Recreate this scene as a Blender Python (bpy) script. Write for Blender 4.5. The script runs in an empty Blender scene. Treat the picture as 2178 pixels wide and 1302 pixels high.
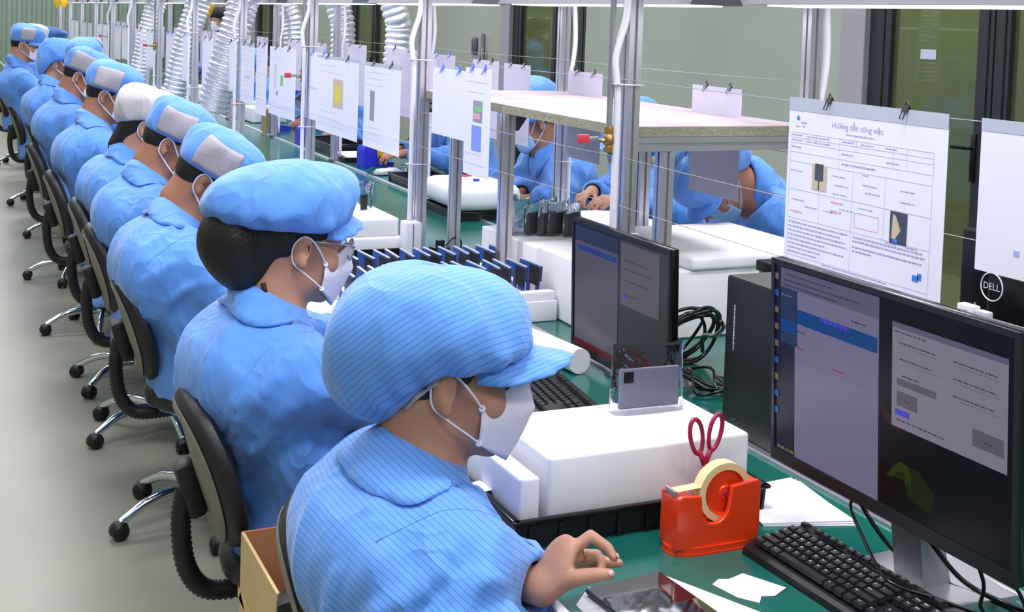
import bpy, bmesh, math, random
import numpy as np
from mathutils import Vector, Matrix, Euler

# ------------------------------------------------------------------ camera
SC = bpy.context.scene
COL = SC.collection
CAM_H = 1.68
F_PX, PPX, PPY, ROLL, VPX, VPY = 2650.0, 1089.0, 180.0, 0.034, -130.0, 4.0
_v1 = np.array([VPX - PPX, VPY - PPY]); _dr = np.array([1.0, ROLL])
_t = -(F_PX * F_PX + _v1 @ _v1) / (_v1 @ _dr)
_v2 = _v1 + _t * _dr
_Y = np.append(_v1 / F_PX, 1.0); _Y /= np.linalg.norm(_Y)
_X = np.append(_v2 / F_PX, 1.0); _X /= np.linalg.norm(_X)
_Z = np.cross(_X, _Y); _Z = _Z if _Z[1] < 0 else -_Z
RC = np.stack([_X, _Y, _Z], 1)              # world -> lens axes (right, down, forward)
cam_data = bpy.data.cameras.new('camera')
cam = bpy.data.objects.new('camera', cam_data); COL.objects.link(cam)
cam_data.sensor_width = 36.0
cam_data.sensor_fit = 'HORIZONTAL'
cam_data.lens = F_PX / 2178.0 * 36.0
cam_data.shift_x = (1089.0 - PPX) / 2178.0
cam_data.shift_y = -(651.0 - PPY) / 2178.0
cam_data.clip_start = 0.05; cam_data.clip_end = 200
_m = Matrix.Identity(4)
for i in range(3):
    _m[i][0] = RC[0][i]; _m[i][1] = -RC[1][i]; _m[i][2] = -RC[2][i]
_m[2][3] = CAM_H
cam.matrix_world = _m
SC.camera = cam

# ------------------------------------------------------------------ world, lights, exposure
W = bpy.data.worlds.new('world'); SC.world = W; W.use_nodes = True
W.node_tree.nodes['Background'].inputs[0].default_value = (0.80, 0.86, 1.0, 1)
W.node_tree.nodes['Background'].inputs[1].default_value = 0.06
SC.view_settings.view_transform = 'Standard'
SC.view_settings.look = 'None'
SC.view_settings.exposure = -0.58
SC.view_settings.gamma = 1.0
SC.view_settings.use_curve_mapping = False
CEIL_Z = 3.3
LAMP_XY = [(x, y) for y in (-0.6, 1.6, 3.8, 6.0, 8.6, 11.4, 14.4, 17.8, 21.5, 24.6) for x in (-1.2, 0.75, 3.1)]
def area_light(name, loc, sx, sy, power, color=(0.965, 0.955, 1.0)):
    l = bpy.data.lights.new(name, 'AREA'); l.shape = 'RECTANGLE'; l.size = sx; l.size_y = sy
    l.energy = power; l.color = color
    o = bpy.data.objects.new(name, l); COL.objects.link(o); o.location = loc
    return o
for x, y in LAMP_XY:
    area_light('ceiling_lamp_light', (x, y, CEIL_Z - 0.10), 1.2, 0.30, {-1.2: 26.0, 0.75: 66.0, 3.1: 60.0}[x])
LED_Y = [1.3 + 1.58 * k for k in range(-1, 14)]
area_light('corridor_fill_light', (5.8, 5.5, 3.2), 0.3, 8.0, 170.0)  # unseen fill lights added in the corridor to brighten the door glass
area_light('corridor_fill_light', (5.8, 15.5, 3.2), 0.3, 9.0, 170.0)
for y in LED_Y:
    area_light('bench_lamp_light', (2.0, y + 0.75, 1.735), 0.10, 1.15, 4.0)

# ------------------------------------------------------------------ materials
def lin(c):
    return tuple(((v / 12.92) if v <= 0.04045 else ((v + 0.055) / 1.055) ** 2.4) for v in c)
def rgb(r, g, b):
    return lin((r / 255.0, g / 255.0, b / 255.0))
_mats = {}
def mat(name, col, rough=0.5, metal=0.0, var=0.06, scale=20.0, bump=0.0, bscale=60.0, spec=0.5, coat=0.0, trans=0.0,
        emit=None, estr=0.0, alpha=1.0, sheen=0.0, ior=1.45, aniso=None, sss=0.0):
    if name in _mats: return _mats[name]
    m = bpy.data.materials.new(name); m.use_nodes = True
    nt = m.node_tree; b = nt.nodes['Principled BSDF']
    b.inputs['Roughness'].default_value = rough
    b.inputs['Metallic'].default_value = metal
    b.inputs['Specular IOR Level'].default_value = spec
    b.inputs['IOR'].default_value = ior
    b.inputs['Coat Weight'].default_value = coat
    b.inputs['Transmission Weight'].default_value = trans
    b.inputs['Alpha'].default_value = alpha
    b.inputs['Sheen Weight'].default_value = sheen
    if sss:
        b.inputs['Subsurface Weight'].default_value = sss
        b.inputs['Subsurface Radius'].default_value = (0.02, 0.01, 0.006)
        b.inputs['Subsurface Scale'].default_value = 0.5
    c4 = (*col, 1.0)
    b.inputs['Base Color'].default_value = c4
    if var > 0 or bump > 0:
        tc = nt.nodes.new('ShaderNodeTexCoord'); mp = nt.nodes.new('ShaderNodeMapping')
        nt.links.new(tc.outputs['Object'], mp.inputs['Vector'])
        if aniso: mp.inputs['Scale'].default_value = aniso
        no = nt.nodes.new('ShaderNodeTexNoise'); no.inputs['Scale'].default_value = scale; no.inputs['Detail'].default_value = 4
        nt.links.new(mp.outputs[0], no.inputs['Vector'])
    if var > 0:
        mx = nt.nodes.new('ShaderNodeMix'); mx.data_type = 'RGBA'
        mx.inputs[6].default_value = (*[v * (1 - var) for v in col], 1)
        mx.inputs[7].default_value = (*[min(1, v * (1 + var)) for v in col], 1)
        nt.links.new(no.outputs['Fac'], mx.inputs[0]); nt.links.new(mx.outputs[2], b.inputs['Base Color'])
    if bump > 0:
        n2 = nt.nodes.new('ShaderNodeTexNoise'); n2.inputs['Scale'].default_value = bscale; n2.inputs['Detail'].default_value = 3
        nt.links.new(mp.outputs[0], n2.inputs['Vector'])
        bp = nt.nodes.new('ShaderNodeBump'); bp.inputs['Strength'].default_value = bump; bp.inputs['Distance'].default_value = 0.01
        nt.links.new(n2.outputs['Fac'], bp.inputs['Height']); nt.links.new(bp.outputs[0], b.inputs['Normal'])
    if emit is not None:
        b.inputs['Emission Color'].default_value = (*emit, 1); b.inputs['Emission Strength'].default_value = estr
    _mats[name] = m
    return m

def fabric(name, col, line, pitch=0.0095, tilt=(0.12, 0.0, 1.0), width=0.10, bump=0.6):
    """anti-static cloth: fine darker carbon lines every PITCH metres, soft crumples."""
    m = bpy.data.materials.new(name); m.use_nodes = True; nt = m.node_tree
    b = nt.nodes['Principled BSDF']; b.inputs['Roughness'].default_value = 0.62
    b.inputs['Sheen Weight'].default_value = 0.25; b.inputs['Specular IOR Level'].default_value = 0.35
    tc = nt.nodes.new('ShaderNodeTexCoord')
    dn = nt.nodes.new('ShaderNodeTexNoise'); dn.inputs['Scale'].default_value = 5.0; dn.inputs['Detail'].default_value = 1
    nt.links.new(tc.outputs['Object'], dn.inputs['Vector'])
    dot = nt.nodes.new('ShaderNodeVectorMath'); dot.operation = 'DOT_PRODUCT'
    dot.inputs[1].default_value = tilt; nt.links.new(tc.outputs['Object'], dot.inputs[0])
    ad = nt.nodes.new('ShaderNodeMath'); ad.operation = 'MULTIPLY_ADD'
    nt.links.new(dn.outputs['Fac'], ad.inputs[0]); ad.inputs[1].default_value = 0.02; nt.links.new(dot.outputs['Value'], ad.inputs[2])
    dv = nt.nodes.new('ShaderNodeMath'); dv.operation = 'DIVIDE'; nt.links.new(ad.outputs[0], dv.inputs[0]); dv.inputs[1].default_value = pitch
    fr = nt.nodes.new('ShaderNodeMath'); fr.operation = 'FRACT'; nt.links.new(dv.outputs[0], fr.inputs[0])
    lt = nt.nodes.new('ShaderNodeMath'); lt.operation = 'LESS_THAN'; nt.links.new(fr.outputs[0], lt.inputs[0]); lt.inputs[1].default_value = width
    vn = nt.nodes.new('ShaderNodeTexNoise'); vn.inputs['Scale'].default_value = 7.0; vn.inputs['Detail'].default_value = 3
    nt.links.new(tc.outputs['Object'], vn.inputs['Vector'])
    m0 = nt.nodes.new('ShaderNodeMix'); m0.data_type = 'RGBA'
    m0.inputs[6].default_value = (*[v * 0.93 for v in col], 1); m0.inputs[7].default_value = (*[min(1, v * 1.07) for v in col], 1)
    nt.links.new(vn.outputs['Fac'], m0.inputs[0])
    m1 = nt.nodes.new('ShaderNodeMix'); m1.data_type = 'RGBA'; m1.inputs[7].default_value = (*line, 1)
    nt.links.new(m0.outputs[2], m1.inputs[6]); nt.links.new(lt.outputs[0], m1.inputs[0])
    nt.links.new(m1.outputs[2], b.inputs['Base Color'])
    cmp_ = nt.nodes.new('ShaderNodeMapping'); cmp_.inputs['Rotation'].default_value = (0.3, 0.5, 0.2); cmp_.inputs['Scale'].default_value = (1.0, 1.0, 0.5)
    nt.links.new(tc.outputs['Object'], cmp_.inputs[0]); prev = None
    for sc_, wt in ((5.5, 1.0), (12.0, 0.45)):
        cr = nt.nodes.new('ShaderNodeTexNoise'); cr.inputs['Scale'].default_value = sc_; cr.inputs['Detail'].default_value = 1.0; cr.inputs['Distortion'].default_value = 1.0
        nt.links.new(cmp_.outputs[0], cr.inputs['Vector'])
        s1 = nt.nodes.new('ShaderNodeMath'); s1.operation = 'SUBTRACT'; nt.links.new(cr.outputs['Fac'], s1.inputs[0]); s1.inputs[1].default_value = 0.5
        s2 = nt.nodes.new('ShaderNodeMath'); s2.operation = 'ABSOLUTE'; nt.links.new(s1.outputs[0], s2.inputs[0])
        s3 = nt.nodes.new('ShaderNodeMath'); s3.operation = 'MULTIPLY'; nt.links.new(s2.outputs[0], s3.inputs[0]); s3.inputs[1].default_value = -6.0 * wt
        s4 = nt.nodes.new('ShaderNodeMath'); s4.operation = 'MAXIMUM'; nt.links.new(s3.outputs[0], s4.inputs[0]); s4.inputs[1].default_value = -1.0 * wt
        if prev is not None:
            s5 = nt.nodes.new('ShaderNodeMath'); s5.operation = 'ADD'; nt.links.new(prev.outputs[0], s5.inputs[0]); nt.links.new(s4.outputs[0], s5.inputs[1]); s4 = s5
        prev = s4
    bp = nt.nodes.new('ShaderNodeBump'); bp.inputs['Strength'].default_value = bump; bp.inputs['Distance'].default_value = 0.010
    nt.links.new(prev.outputs[0], bp.inputs['Height']); nt.links.new(bp.outputs[0], b.inputs['Normal'])
    _mats[name] = m
    return m

BLUE = rgb(92, 150, 232); BLUE_D = rgb(66, 116, 200)
M_COAT = fabric('blue antistatic cloth', BLUE, rgb(84, 140, 222), pitch=0.006, width=0.3, tilt=(0.7, 0.25, 0.7))
M_COATS = fabric('blue antistatic cloth with dark lines', rgb(94, 152, 230), rgb(66, 112, 190), pitch=0.0088, width=0.13, tilt=(0.66, 0.0, 0.75), bump=0.42)
M_CAPS = fabric('blue antistatic cap cloth with dark lines', rgb(94, 152, 230), rgb(66, 112, 190), pitch=0.0088, width=0.13, tilt=(-0.30, 0.60, 0.74), bump=0.4)
M_COAT2 = fabric('blue antistatic cloth of trousers', rgb(88, 150, 215), rgb(70, 120, 190))
M_CAP = fabric('blue antistatic cap cloth', rgb(96, 154, 236), rgb(86, 142, 226), pitch=0.006, width=0.3, tilt=(0.25, 0.1, 1.0))
M_CAPW = fabric('white antistatic cap cloth', rgb(200, 195, 200), rgb(188, 183, 190))
M_CAPD = fabric('dark blue cap cloth', rgb(52, 92, 165), rgb(40, 70, 140))
M_PATCH = mat('grey mesh cloth', rgb(172, 166, 178), 0.8, var=0.10, scale=90, bump=0.3, bscale=300)
M_SKIN = mat('warm skin', rgb(180, 132, 110), 0.5, var=0.05, scale=14, sss=0.12, bump=0.05, bscale=160)
M_SKIN2 = mat('tan skin', rgb(164, 114, 92), 0.5, var=0.05, scale=14, sss=0.10)
M_HAIR = mat('black hair', rgb(20, 17, 17), 0.42, var=0.3, scale=40, bump=0.5, bscale=90, aniso=(1, 8, 0.6))
M_EYE = mat('dark eye', rgb(25, 20, 20), 0.25, var=0)
M_MASK = mat('white mask paper', rgb(222, 218, 236), 0.8, var=0.02, bump=0.12, bscale=200)
M_MASKB = mat('pale blue mask paper', rgb(150, 195, 240), 0.8, var=0.02)
M_BTN = mat('pale blue button', rgb(120, 150, 220), 0.3, var=0)
M_BLACK = mat('black plastic', rgb(24, 24, 28), 0.42, var=0.10, scale=60)
M_BLACKS = mat('glossy black plastic', rgb(14, 14, 17), 0.18, var=0)
M_KEY = mat('black key plastic', rgb(33, 33, 38), 0.45, var=0.05)
M_LEGEND = mat('white key legend', rgb(228, 228, 232), 0.5, var=0)
M_FOAM = mat('white polyethylene foam', rgb(236, 235, 242), 0.8, var=0.012, scale=6, bump=0.03, bscale=60, sss=0.15)
M_PAPER = mat('white paper', rgb(238, 236, 248), 0.75, var=0.01)
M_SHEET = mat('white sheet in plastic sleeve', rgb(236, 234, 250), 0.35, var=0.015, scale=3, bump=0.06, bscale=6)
M_SHEET_SHADED = mat('lavender grey shaded sheet', rgb(200, 194, 216), 0.4, var=0.02, scale=3)  # shaded, backlit look of the far-line sheets put into the colour
M_SLEEVE = mat('grey top of plastic sleeve', rgb(186, 190, 208), 0.35, var=0.03)
M_ALU = mat('brushed aluminium', rgb(206, 204, 214), 0.34, metal=0.85, var=0.05, scale=30, aniso=(30, 30, 1))
M_ALUD = mat('dark slot in aluminium', rgb(96, 95, 108), 0.5, metal=0.5, var=0)
M_CHROME = mat('chrome', rgb(225, 228, 232), 0.10, metal=1.0, var=0)
M_STEEL = mat('galvanised steel', rgb(165, 168, 176), 0.38, metal=0.8, var=0.12, scale=25)
M_BRASS = mat('brass', rgb(190, 150, 92), 0.3, metal=0.9, var=0.1)
M_RED = mat('red plastic grip', rgb(205, 62, 74), 0.4, var=0.05)
M_MAROON = mat('dark red plastic', rgb(165, 34, 72), 0.3, var=0.03)
M_ORANGE = mat('orange red plastic', rgb(232, 62, 22), 0.3, var=0.03, coat=0.3)
M_TAPE = mat('cream masking tape', rgb(232, 208, 158), 0.65, var=0.04, scale=80)
M_CARD = mat('brown cardboard', rgb(172, 118, 82), 0.85, var=0.08, scale=18)
M_CARDL = mat('pale cardboard', rgb(205, 178, 130), 0.8, var=0.12, scale=10)
M_PTAPE = mat('yellow packing tape', rgb(214, 176, 88), 0.25, var=0.05)
M_WHITEP = mat('white plastic', rgb(226, 224, 234), 0.4, var=0.02)
M_CONDUIT = mat('white cable conduit', rgb(228, 225, 236), 0.45, var=0.02)
M_BLUEP = mat('deep blue plastic', rgb(40, 50, 190), 0.35, var=0.05)
M_YELLOW = mat('yellow plastic', rgb(240, 185, 40), 0.4, var=0.04)
M_PCB = mat('blue circuit board', rgb(28, 78, 160), 0.4, var=0.12, scale=80)
M_PCBK = mat('dark circuit board back', rgb(34, 32, 36), 0.5, var=0.5, scale=120)
M_BAG = mat('clear plastic bag', (0.9, 0.92, 1.0), 0.12, trans=1.0, ior=1.12, var=0, bump=0.7, bscale=28)
M_ESD = mat('smoky antistatic bag', rgb(236, 238, 246), 0.14, trans=0.93, ior=1.15, var=0.1, bump=0.6, bscale=30)
M_BOARD = mat('pinkish laminate', rgb(184, 168, 176), 0.4, var=0.03, scale=3, aniso=(1, 6, 1))
M_CHIP = mat('raw chipboard edge', rgb(150, 146, 128), 0.9, var=0.4, scale=90, bump=0.5, bscale=120)
M_CHAIRF = mat('black chair vinyl', rgb(30, 28, 32), 0.45, var=0.1, bump=0.1, bscale=160)
M_CHAIRB = mat('grey beige chair shell', rgb(128, 122, 114), 0.6, var=0.08, scale=60)
M_CLIP = mat('black binder clip', rgb(22, 22, 26), 0.3, var=0)
M_CLIPB = mat('blue binder clip', rgb(60, 95, 235), 0.3, var=0)
M_WIRE = mat('pale plastic coated line', rgb(172, 166, 170), 0.5, var=0)
M_INK = mat('violet grey print', rgb(166, 162, 208), 0.7, var=0)
M_INKG = mat('pale grey print', rgb(206, 203, 228), 0.7, var=0)
M_INKR = mat('red print', rgb(232, 160, 178), 0.7, var=0)
M_INKB = mat('blue print', rgb(60, 120, 225), 0.7, var=0)
M_PHOTOD = mat('dark printed photo', rgb(70, 76, 96), 0.5, var=0.5, scale=40)
M_PHOTOT = mat('tan printed photo', rgb(205, 185, 160), 0.5, var=0.2, scale=60)
M_PHOTOG = mat('grey printed photo', rgb(150, 148, 165), 0.5, var=0.25, scale=50)
M_PHOTOY = mat('yellow print', rgb(222, 206, 66), 0.5, var=0.2, scale=60)
M_PHOTOE = mat('green print', rgb(120, 200, 120), 0.5, var=0.2, scale=60)
M_LABEL = mat('blue sticker', rgb(70, 95, 245), 0.4, var=0)
M_LAMPW = mat('lamp diffuser', (1, 1, 1), 0.5, var=0, emit=(0.93, 0.96, 1.0), estr=4.0)
M_LAMPG = mat('grey lamp housing', rgb(120, 122, 130), 0.5, var=0.05)
M_DARK = mat('black door frame', rgb(38, 39, 46), 0.4, var=0.05)
M_PILAST = mat('grey painted pilaster', rgb(150, 148, 156), 0.6, var=0.02)

def noise_mat(name, c1, c2, rough, scale, detail=4, bump=0.0, spec=0.5, aniso=None):
    m = bpy.data.materials.new(name); m.use_nodes = True; nt = m.node_tree; b = nt.nodes['Principled BSDF']
    tc = nt.nodes.new('ShaderNodeTexCoord'); mp = nt.nodes.new('ShaderNodeMapping'); nt.links.new(tc.outputs['Object'], mp.inputs[0])
    if aniso: mp.inputs['Scale'].default_value = aniso
    n = nt.nodes.new('ShaderNodeTexNoise'); n.inputs['Scale'].default_value = scale; n.inputs['Detail'].default_value = detail
    nt.links.new(mp.outputs[0], n.inputs['Vector'])
    r = nt.nodes.new('ShaderNodeValToRGB'); r.color_ramp.elements[0].position = 0.35; r.color_ramp.elements[1].position = 0.65
    r.color_ramp.elements[0].color = (*c1, 1); r.color_ramp.elements[1].color = (*c2, 1)
    nt.links.new(n.outputs['Fac'], r.inputs[0]); nt.links.new(r.outputs[0], b.inputs['Base Color'])
    b.inputs['Roughness'].default_value = rough; b.inputs['Specular IOR Level'].default_value = spec
    if bump:
        bp = nt.nodes.new('ShaderNodeBump'); bp.inputs['Strength'].default_value = bump; bp.inputs['Distance'].default_value = 0.02
        nt.links.new(n.outputs['Fac'], bp.inputs['Height']); nt.links.new(bp.outputs[0], b.inputs['Normal'])
    _mats[name] = m
    return m
M_FLOOR = noise_mat('grey green epoxy floor', rgb(134, 133, 118), rgb(144, 143, 128), 0.36, 1.3, 5, spec=0.4)
M_GREENTOP = noise_mat('dark green rubber mat', rgb(20, 92, 84), rgb(26, 104, 94), 0.16, 2.0, 3, spec=0.6)
M_WALL = noise_mat('sage green wall panel', rgb(150, 160, 146), rgb(157, 166, 152), 0.5, 0.8)
M_WALLEND = noise_mat('grey green corrugated wall', rgb(122, 142, 130), rgb(132, 150, 138), 0.5, 0.8)
M_CEIL = mat('white ceiling', rgb(225, 228, 232), 0.9, var=0.01)
M_GLASS = mat('green tinted glass', rgb(170, 182, 140), 0.03, var=0, trans=0.88, ior=1.5)
M_GWALL = noise_mat('green room wall behind the glass', rgb(112, 128, 82), rgb(124, 140, 92), 0.6, 0.7)
# ------------------------------------------------------------------ mesh helpers
def link(o): COL.objects.link(o); return o
class MB:
    """collects shapes; build() links them as ONE mesh object"""
    def __init__(s): s.v = []; s.f = []; s.m = []
    def add(s, vs, fs, mi=0):
        n = len(s.v); s.v.extend([tuple(map(float, p)) for p in vs]); s.f.extend([tuple(i + n for i in f) for f in fs]); s.m.extend([mi] * len(fs)); return s
    def box(s, c, d, rot=None, mi=0, bev=0.0):
        x, y, z = d[0] / 2, d[1] / 2, d[2] / 2
        R = rot if rot is not None else Matrix.Identity(3)
        c = Vector(c)
        if bev <= 0:
            vs = [(-x, -y, -z), (x, -y, -z), (x, y, -z), (-x, y, -z), (-x, -y, z), (x, -y, z), (x, y, z), (-x, y, z)]
            fs = [(0, 3, 2, 1), (4, 5, 6, 7), (0, 1, 5, 4), (1, 2, 6, 5), (2, 3, 7, 6), (3, 0, 4, 7)]
        else:
            bm = bmesh.new(); bmesh.ops.create_cube(bm, size=1.0)
            for v in bm.verts: v.co = Vector((v.co.x * d[0], v.co.y * d[1], v.co.z * d[2]))
            bmesh.ops.bevel(bm, geom=list(bm.edges), offset=bev, segments=2, affect='EDGES', profile=0.5)
            bm.verts.index_update(); vs = [v.co[:] for v in bm.verts]; fs = [tuple(v.index for v in f.verts) for f in bm.faces]; bm.free()
        return s.add([R @ Vector(p) + c for p in vs], fs, mi)
    def span(s, a, b, mi=0, bev=0.0):
        return s.box([(a[i] + b[i]) / 2 for i in range(3)], [abs(b[i] - a[i]) for i in range(3)], None, mi, bev)
    def tube(s, pts, r, seg=10, mi=0, caps=True, closed=False):
        P = [Vector(p) for p in pts]; n = len(P); rs = r if isinstance(r, (list, tuple)) else [r] * n
        T = []
        for i in range(n):
            a = P[(i - 1) % n] if (closed or i > 0) else P[i]; b = P[(i + 1) % n] if (closed or i < n - 1) else P[i]
            t = (b - a); T.append(t.normalized() if t.length > 1e-9 else Vector((0, 0, 1)))
        u = T[0].orthogonal().normalized(); vs = []; fs = []
        for i in range(n):
            u = (u - T[i] * u.dot(T[i])); u = u.normalized() if u.length > 1e-6 else T[i].orthogonal().normalized()
            w = T[i].cross(u)
            for k in range(seg):
                a = 2 * math.pi * k / seg; vs.append(P[i] + (u * math.cos(a) + w * math.sin(a)) * rs[i])
        for i in range(n if closed else n - 1):
            j = (i + 1) % n
            for k in range(seg):
                l = (k + 1) % seg; fs.append((i * seg + k, i * seg + l, j * seg + l, j * seg + k))
        if caps and not closed:
            fs.append(tuple(range(seg))[::-1]); fs.append(tuple((n - 1) * seg + k for k in range(seg)))
        return s.add(vs, fs, mi)
    def lathe(s, prof, c=(0, 0, 0), seg=20, mi=0, rot=None, sx=1.0, sy=1.0):
        vs = []; fs = []; n = len(prof); R = rot if rot is not None else Matrix.Identity(3); c = Vector(c)
        for r, z in prof:
            for k in range(seg):
                a = 2 * math.pi * k / seg; vs.append(R @ Vector((r * math.cos(a) * sx, r * math.sin(a) * sy, z)) + c)
        for i in range(n - 1):
            for k in range(seg):
                l = (k + 1) % seg; fs.append((i * seg + k, i * seg + l, (i + 1) * seg + l, (i + 1) * seg + k))
        fs.append(tuple(range(seg))[::-1]); fs.append(tuple((n - 1) * seg + k for k in range(seg)))
        return s.add(vs, fs, mi)
    def prism(s, poly, a, b, axes=None, o=(0, 0, 0), mi=0):
        """poly in (u,v), extruded from a to b along w; axes = (u,v,w) vectors"""
        U, V, Wd = [Vector(q) for q in (axes or ((1, 0, 0), (0, 1, 0), (0, 0, 1)))]; o = Vector(o); n = len(poly)
        vs = [o + U * p[0] + V * p[1] + Wd * a for p in poly] + [o + U * p[0] + V * p[1] + Wd * b for p in poly]
        fs = [tuple(range(n))[::-1], tuple(range(n, 2 * n))] + [(i, (i + 1) % n, n + (i + 1) % n, n + i) for i in range(n)]
        return s.add(vs, fs, mi)
    def grid(s, P, mi=0, wrap=False):
        """P[i][j] rows of points"""
        r = len(P); c = len(P[0]); vs = [p for row in P for p in row]; fs = []
        for i in range(r - 1):
            for j in range(c if wrap else c - 1):
                k = (j + 1) % c; fs.append((i * c + j, i * c + k, (i + 1) * c + k, (i + 1) * c + j))
        return s.add(vs, fs, mi)
    def mesh(s, name, mats, smooth=False):
        me = bpy.data.meshes.new(name); me.from_pydata(s.v, [], s.f)
        for m in (mats if isinstance(mats, (list, tuple)) else [mats]): me.materials.append(m)
        if any(s.m): me.polygons.foreach_set('material_index', s.m)
        bm = bmesh.new(); bm.from_mesh(me); bmesh.ops.recalc_face_normals(bm, faces=bm.faces); bm.to_mesh(me); bm.free()
        if smooth: me.polygons.foreach_set('use_smooth', [True] * len(me.polygons))
        me.update(); return me
    def build(s, name, mats, parent=None, smooth=False, angle=None):
        me = s.mesh(name, mats, smooth)
        if smooth and angle:
            me.set_sharp_from_angle(angle=math.radians(angle))
        o = link(bpy.data.objects.new(name, me))
        if parent is not None: o.parent = parent
        return o
def tag(o, label=None, cat=None, group=None, kind=None):
    if label: o['label'] = label
    if cat: o['category'] = cat
    if group: o['group'] = group
    if kind: o['kind'] = kind
    return o
def thing(name, label, cat, loc=(0, 0, 0), rotz=0.0, group=None):
    o = link(bpy.data.objects.new(name, None)); o.empty_display_size = 0.05
    o.location = loc; o.rotation_euler = (0, 0, rotz)
    return tag(o, label, cat, group)
def struct(name, mb, m, parent=None, smooth=False):
    o = mb.build(name, m, parent, smooth)
    if parent is None: o['kind'] = 'structure'
    return o
def kids(o): return [c for c in _all_children.get(o.name, [])]
def copy_tree(o, parent=None):
    c = o.copy(); COL.objects.link(c)
    if parent is not None: c.parent = parent
    for ch in list(o.children): copy_tree(ch, c)
    return c
def solidify(o, t, off=0.0):
    m = o.modifiers.new('thickness', 'SOLIDIFY'); m.thickness = t; m.offset = off; return o
def rotm(axis, a): return Matrix.Rotation(a, 3, axis)
def spline(pts, n):
    """Catmull-Rom through pts, n samples per span"""
    P = [np.array(p, float) for p in pts]; P = [2 * P[0] - P[1]] + P + [2 * P[-1] - P[-2]]; out = []
    for i in range(1, len(P) - 2):
        a, b, c, d = P[i - 1:i + 3]
        for k in range(n):
            t = k / n
            out.append(0.5 * (2 * b + (c - a) * t + (2 * a - 5 * b + 4 * c - d) * t * t + (3 * b - a - 3 * c + d) * t ** 3))
    out.append(P[-2]); return [tuple(p) for p in out]
def text_mb(mb, txt, size, o, U, V, mi=0, align='CENTER'):
    """flat lettering added to a mesh builder: O origin, U right, V up"""
    cu = bpy.data.curves.new('t', 'FONT'); cu.body = txt; cu.size = size; cu.align_x = align; cu.align_y = 'CENTER'; cu.resolution_u = 2
    ob = bpy.data.objects.new('t', cu); COL.objects.link(ob)
    me = ob.to_mesh()
    U = Vector(U); V = Vector(V); o = Vector(o)
    mb.add([o + U * v.co.x + V * v.co.y for v in me.vertices], [tuple(p.vertices) for p in me.polygons], mi)
    ob.to_mesh_clear(); bpy.data.objects.remove(ob); bpy.data.curves.remove(cu)

# ------------------------------------------------------------------ distance-field mesher (bodies and clothes)
def smin(a, b, k):
    h = np.maximum(k - np.abs(a - b), 0.0) / k
    return np.minimum(a, b) - h * h * k * 0.25
def smax(a, b, k): return -smin(-a, -b, k)
def ell(p, c, r, R=None):
    q = p - np.asarray(c, np.float32)
    if R is not None: q = q @ np.asarray(R, np.float32)
    r = np.asarray(r, np.float32)
    k0 = np.sqrt(((q / r) ** 2).sum(1)); k1 = np.sqrt(((q / (r * r)) ** 2).sum(1))
    return k0 * (k0 - 1.0) / np.maximum(k1, 1e-6)
def cone(p, a, b, ra, rb, wide=None):
    """round cone; WIDE = (axis, factor) stretches the section along axis"""
    a = np.asarray(a, np.float32); b = np.asarray(b, np.float32); d = b - a; L2 = float(d @ d)
    q = p - a; t = np.clip((q @ d) / max(L2, 1e-9), 0, 1)
    e = q - t[:, None] * d
    if wide is not None:
        ax = np.asarray(wide[0], np.float32); w = e @ ax; e = e - (w * (1 - 1 / wide[1]))[:, None] * ax
    return np.sqrt((e * e).sum(1)) - (ra + (rb - ra) * t)
def sph(p, c, r):
    q = p - np.asarray(c, np.float32); return np.sqrt((q * q).sum(1)) - r
def near(p, c, r, fn, pad=0.06):
    """fn only where it matters: inside a ball; elsewhere the distance to the ball"""
    d = sph(p, c, r); out = np.maximum(d, pad * 0.5) + 0.0; k = d < pad
    if k.any(): out[k] = fn(p[k])
    return out
_rs = np.random.RandomState(7)
_NK = [(lambda v: v / np.linalg.norm(v))(_rs.normal(size=3)) * s for s in (1, 1.25, 1.6, 2.1, 2.7)]
_NP = _rs.uniform(0, 6.28, 5)
def wav(p, f, seed=0.0, stretch=(1, 1, 1)):
    q = p * np.asarray(stretch, np.float32) * f; s = 0
    for k, ph, w in zip(_NK, _NP, (1, .9, .8, .6, .5)):
        s = s + w * np.sin(q @ k.astype(np.float32) + ph + seed * 1.7 * (w + .3))
    return s / 2.2
def ridged(p, f, seed=0.0, stretch=(1, 1, 1)):
    return 1.0 - np.minimum(np.abs(wav(p, f, seed, stretch)) * 1.6, 1.0)
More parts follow.
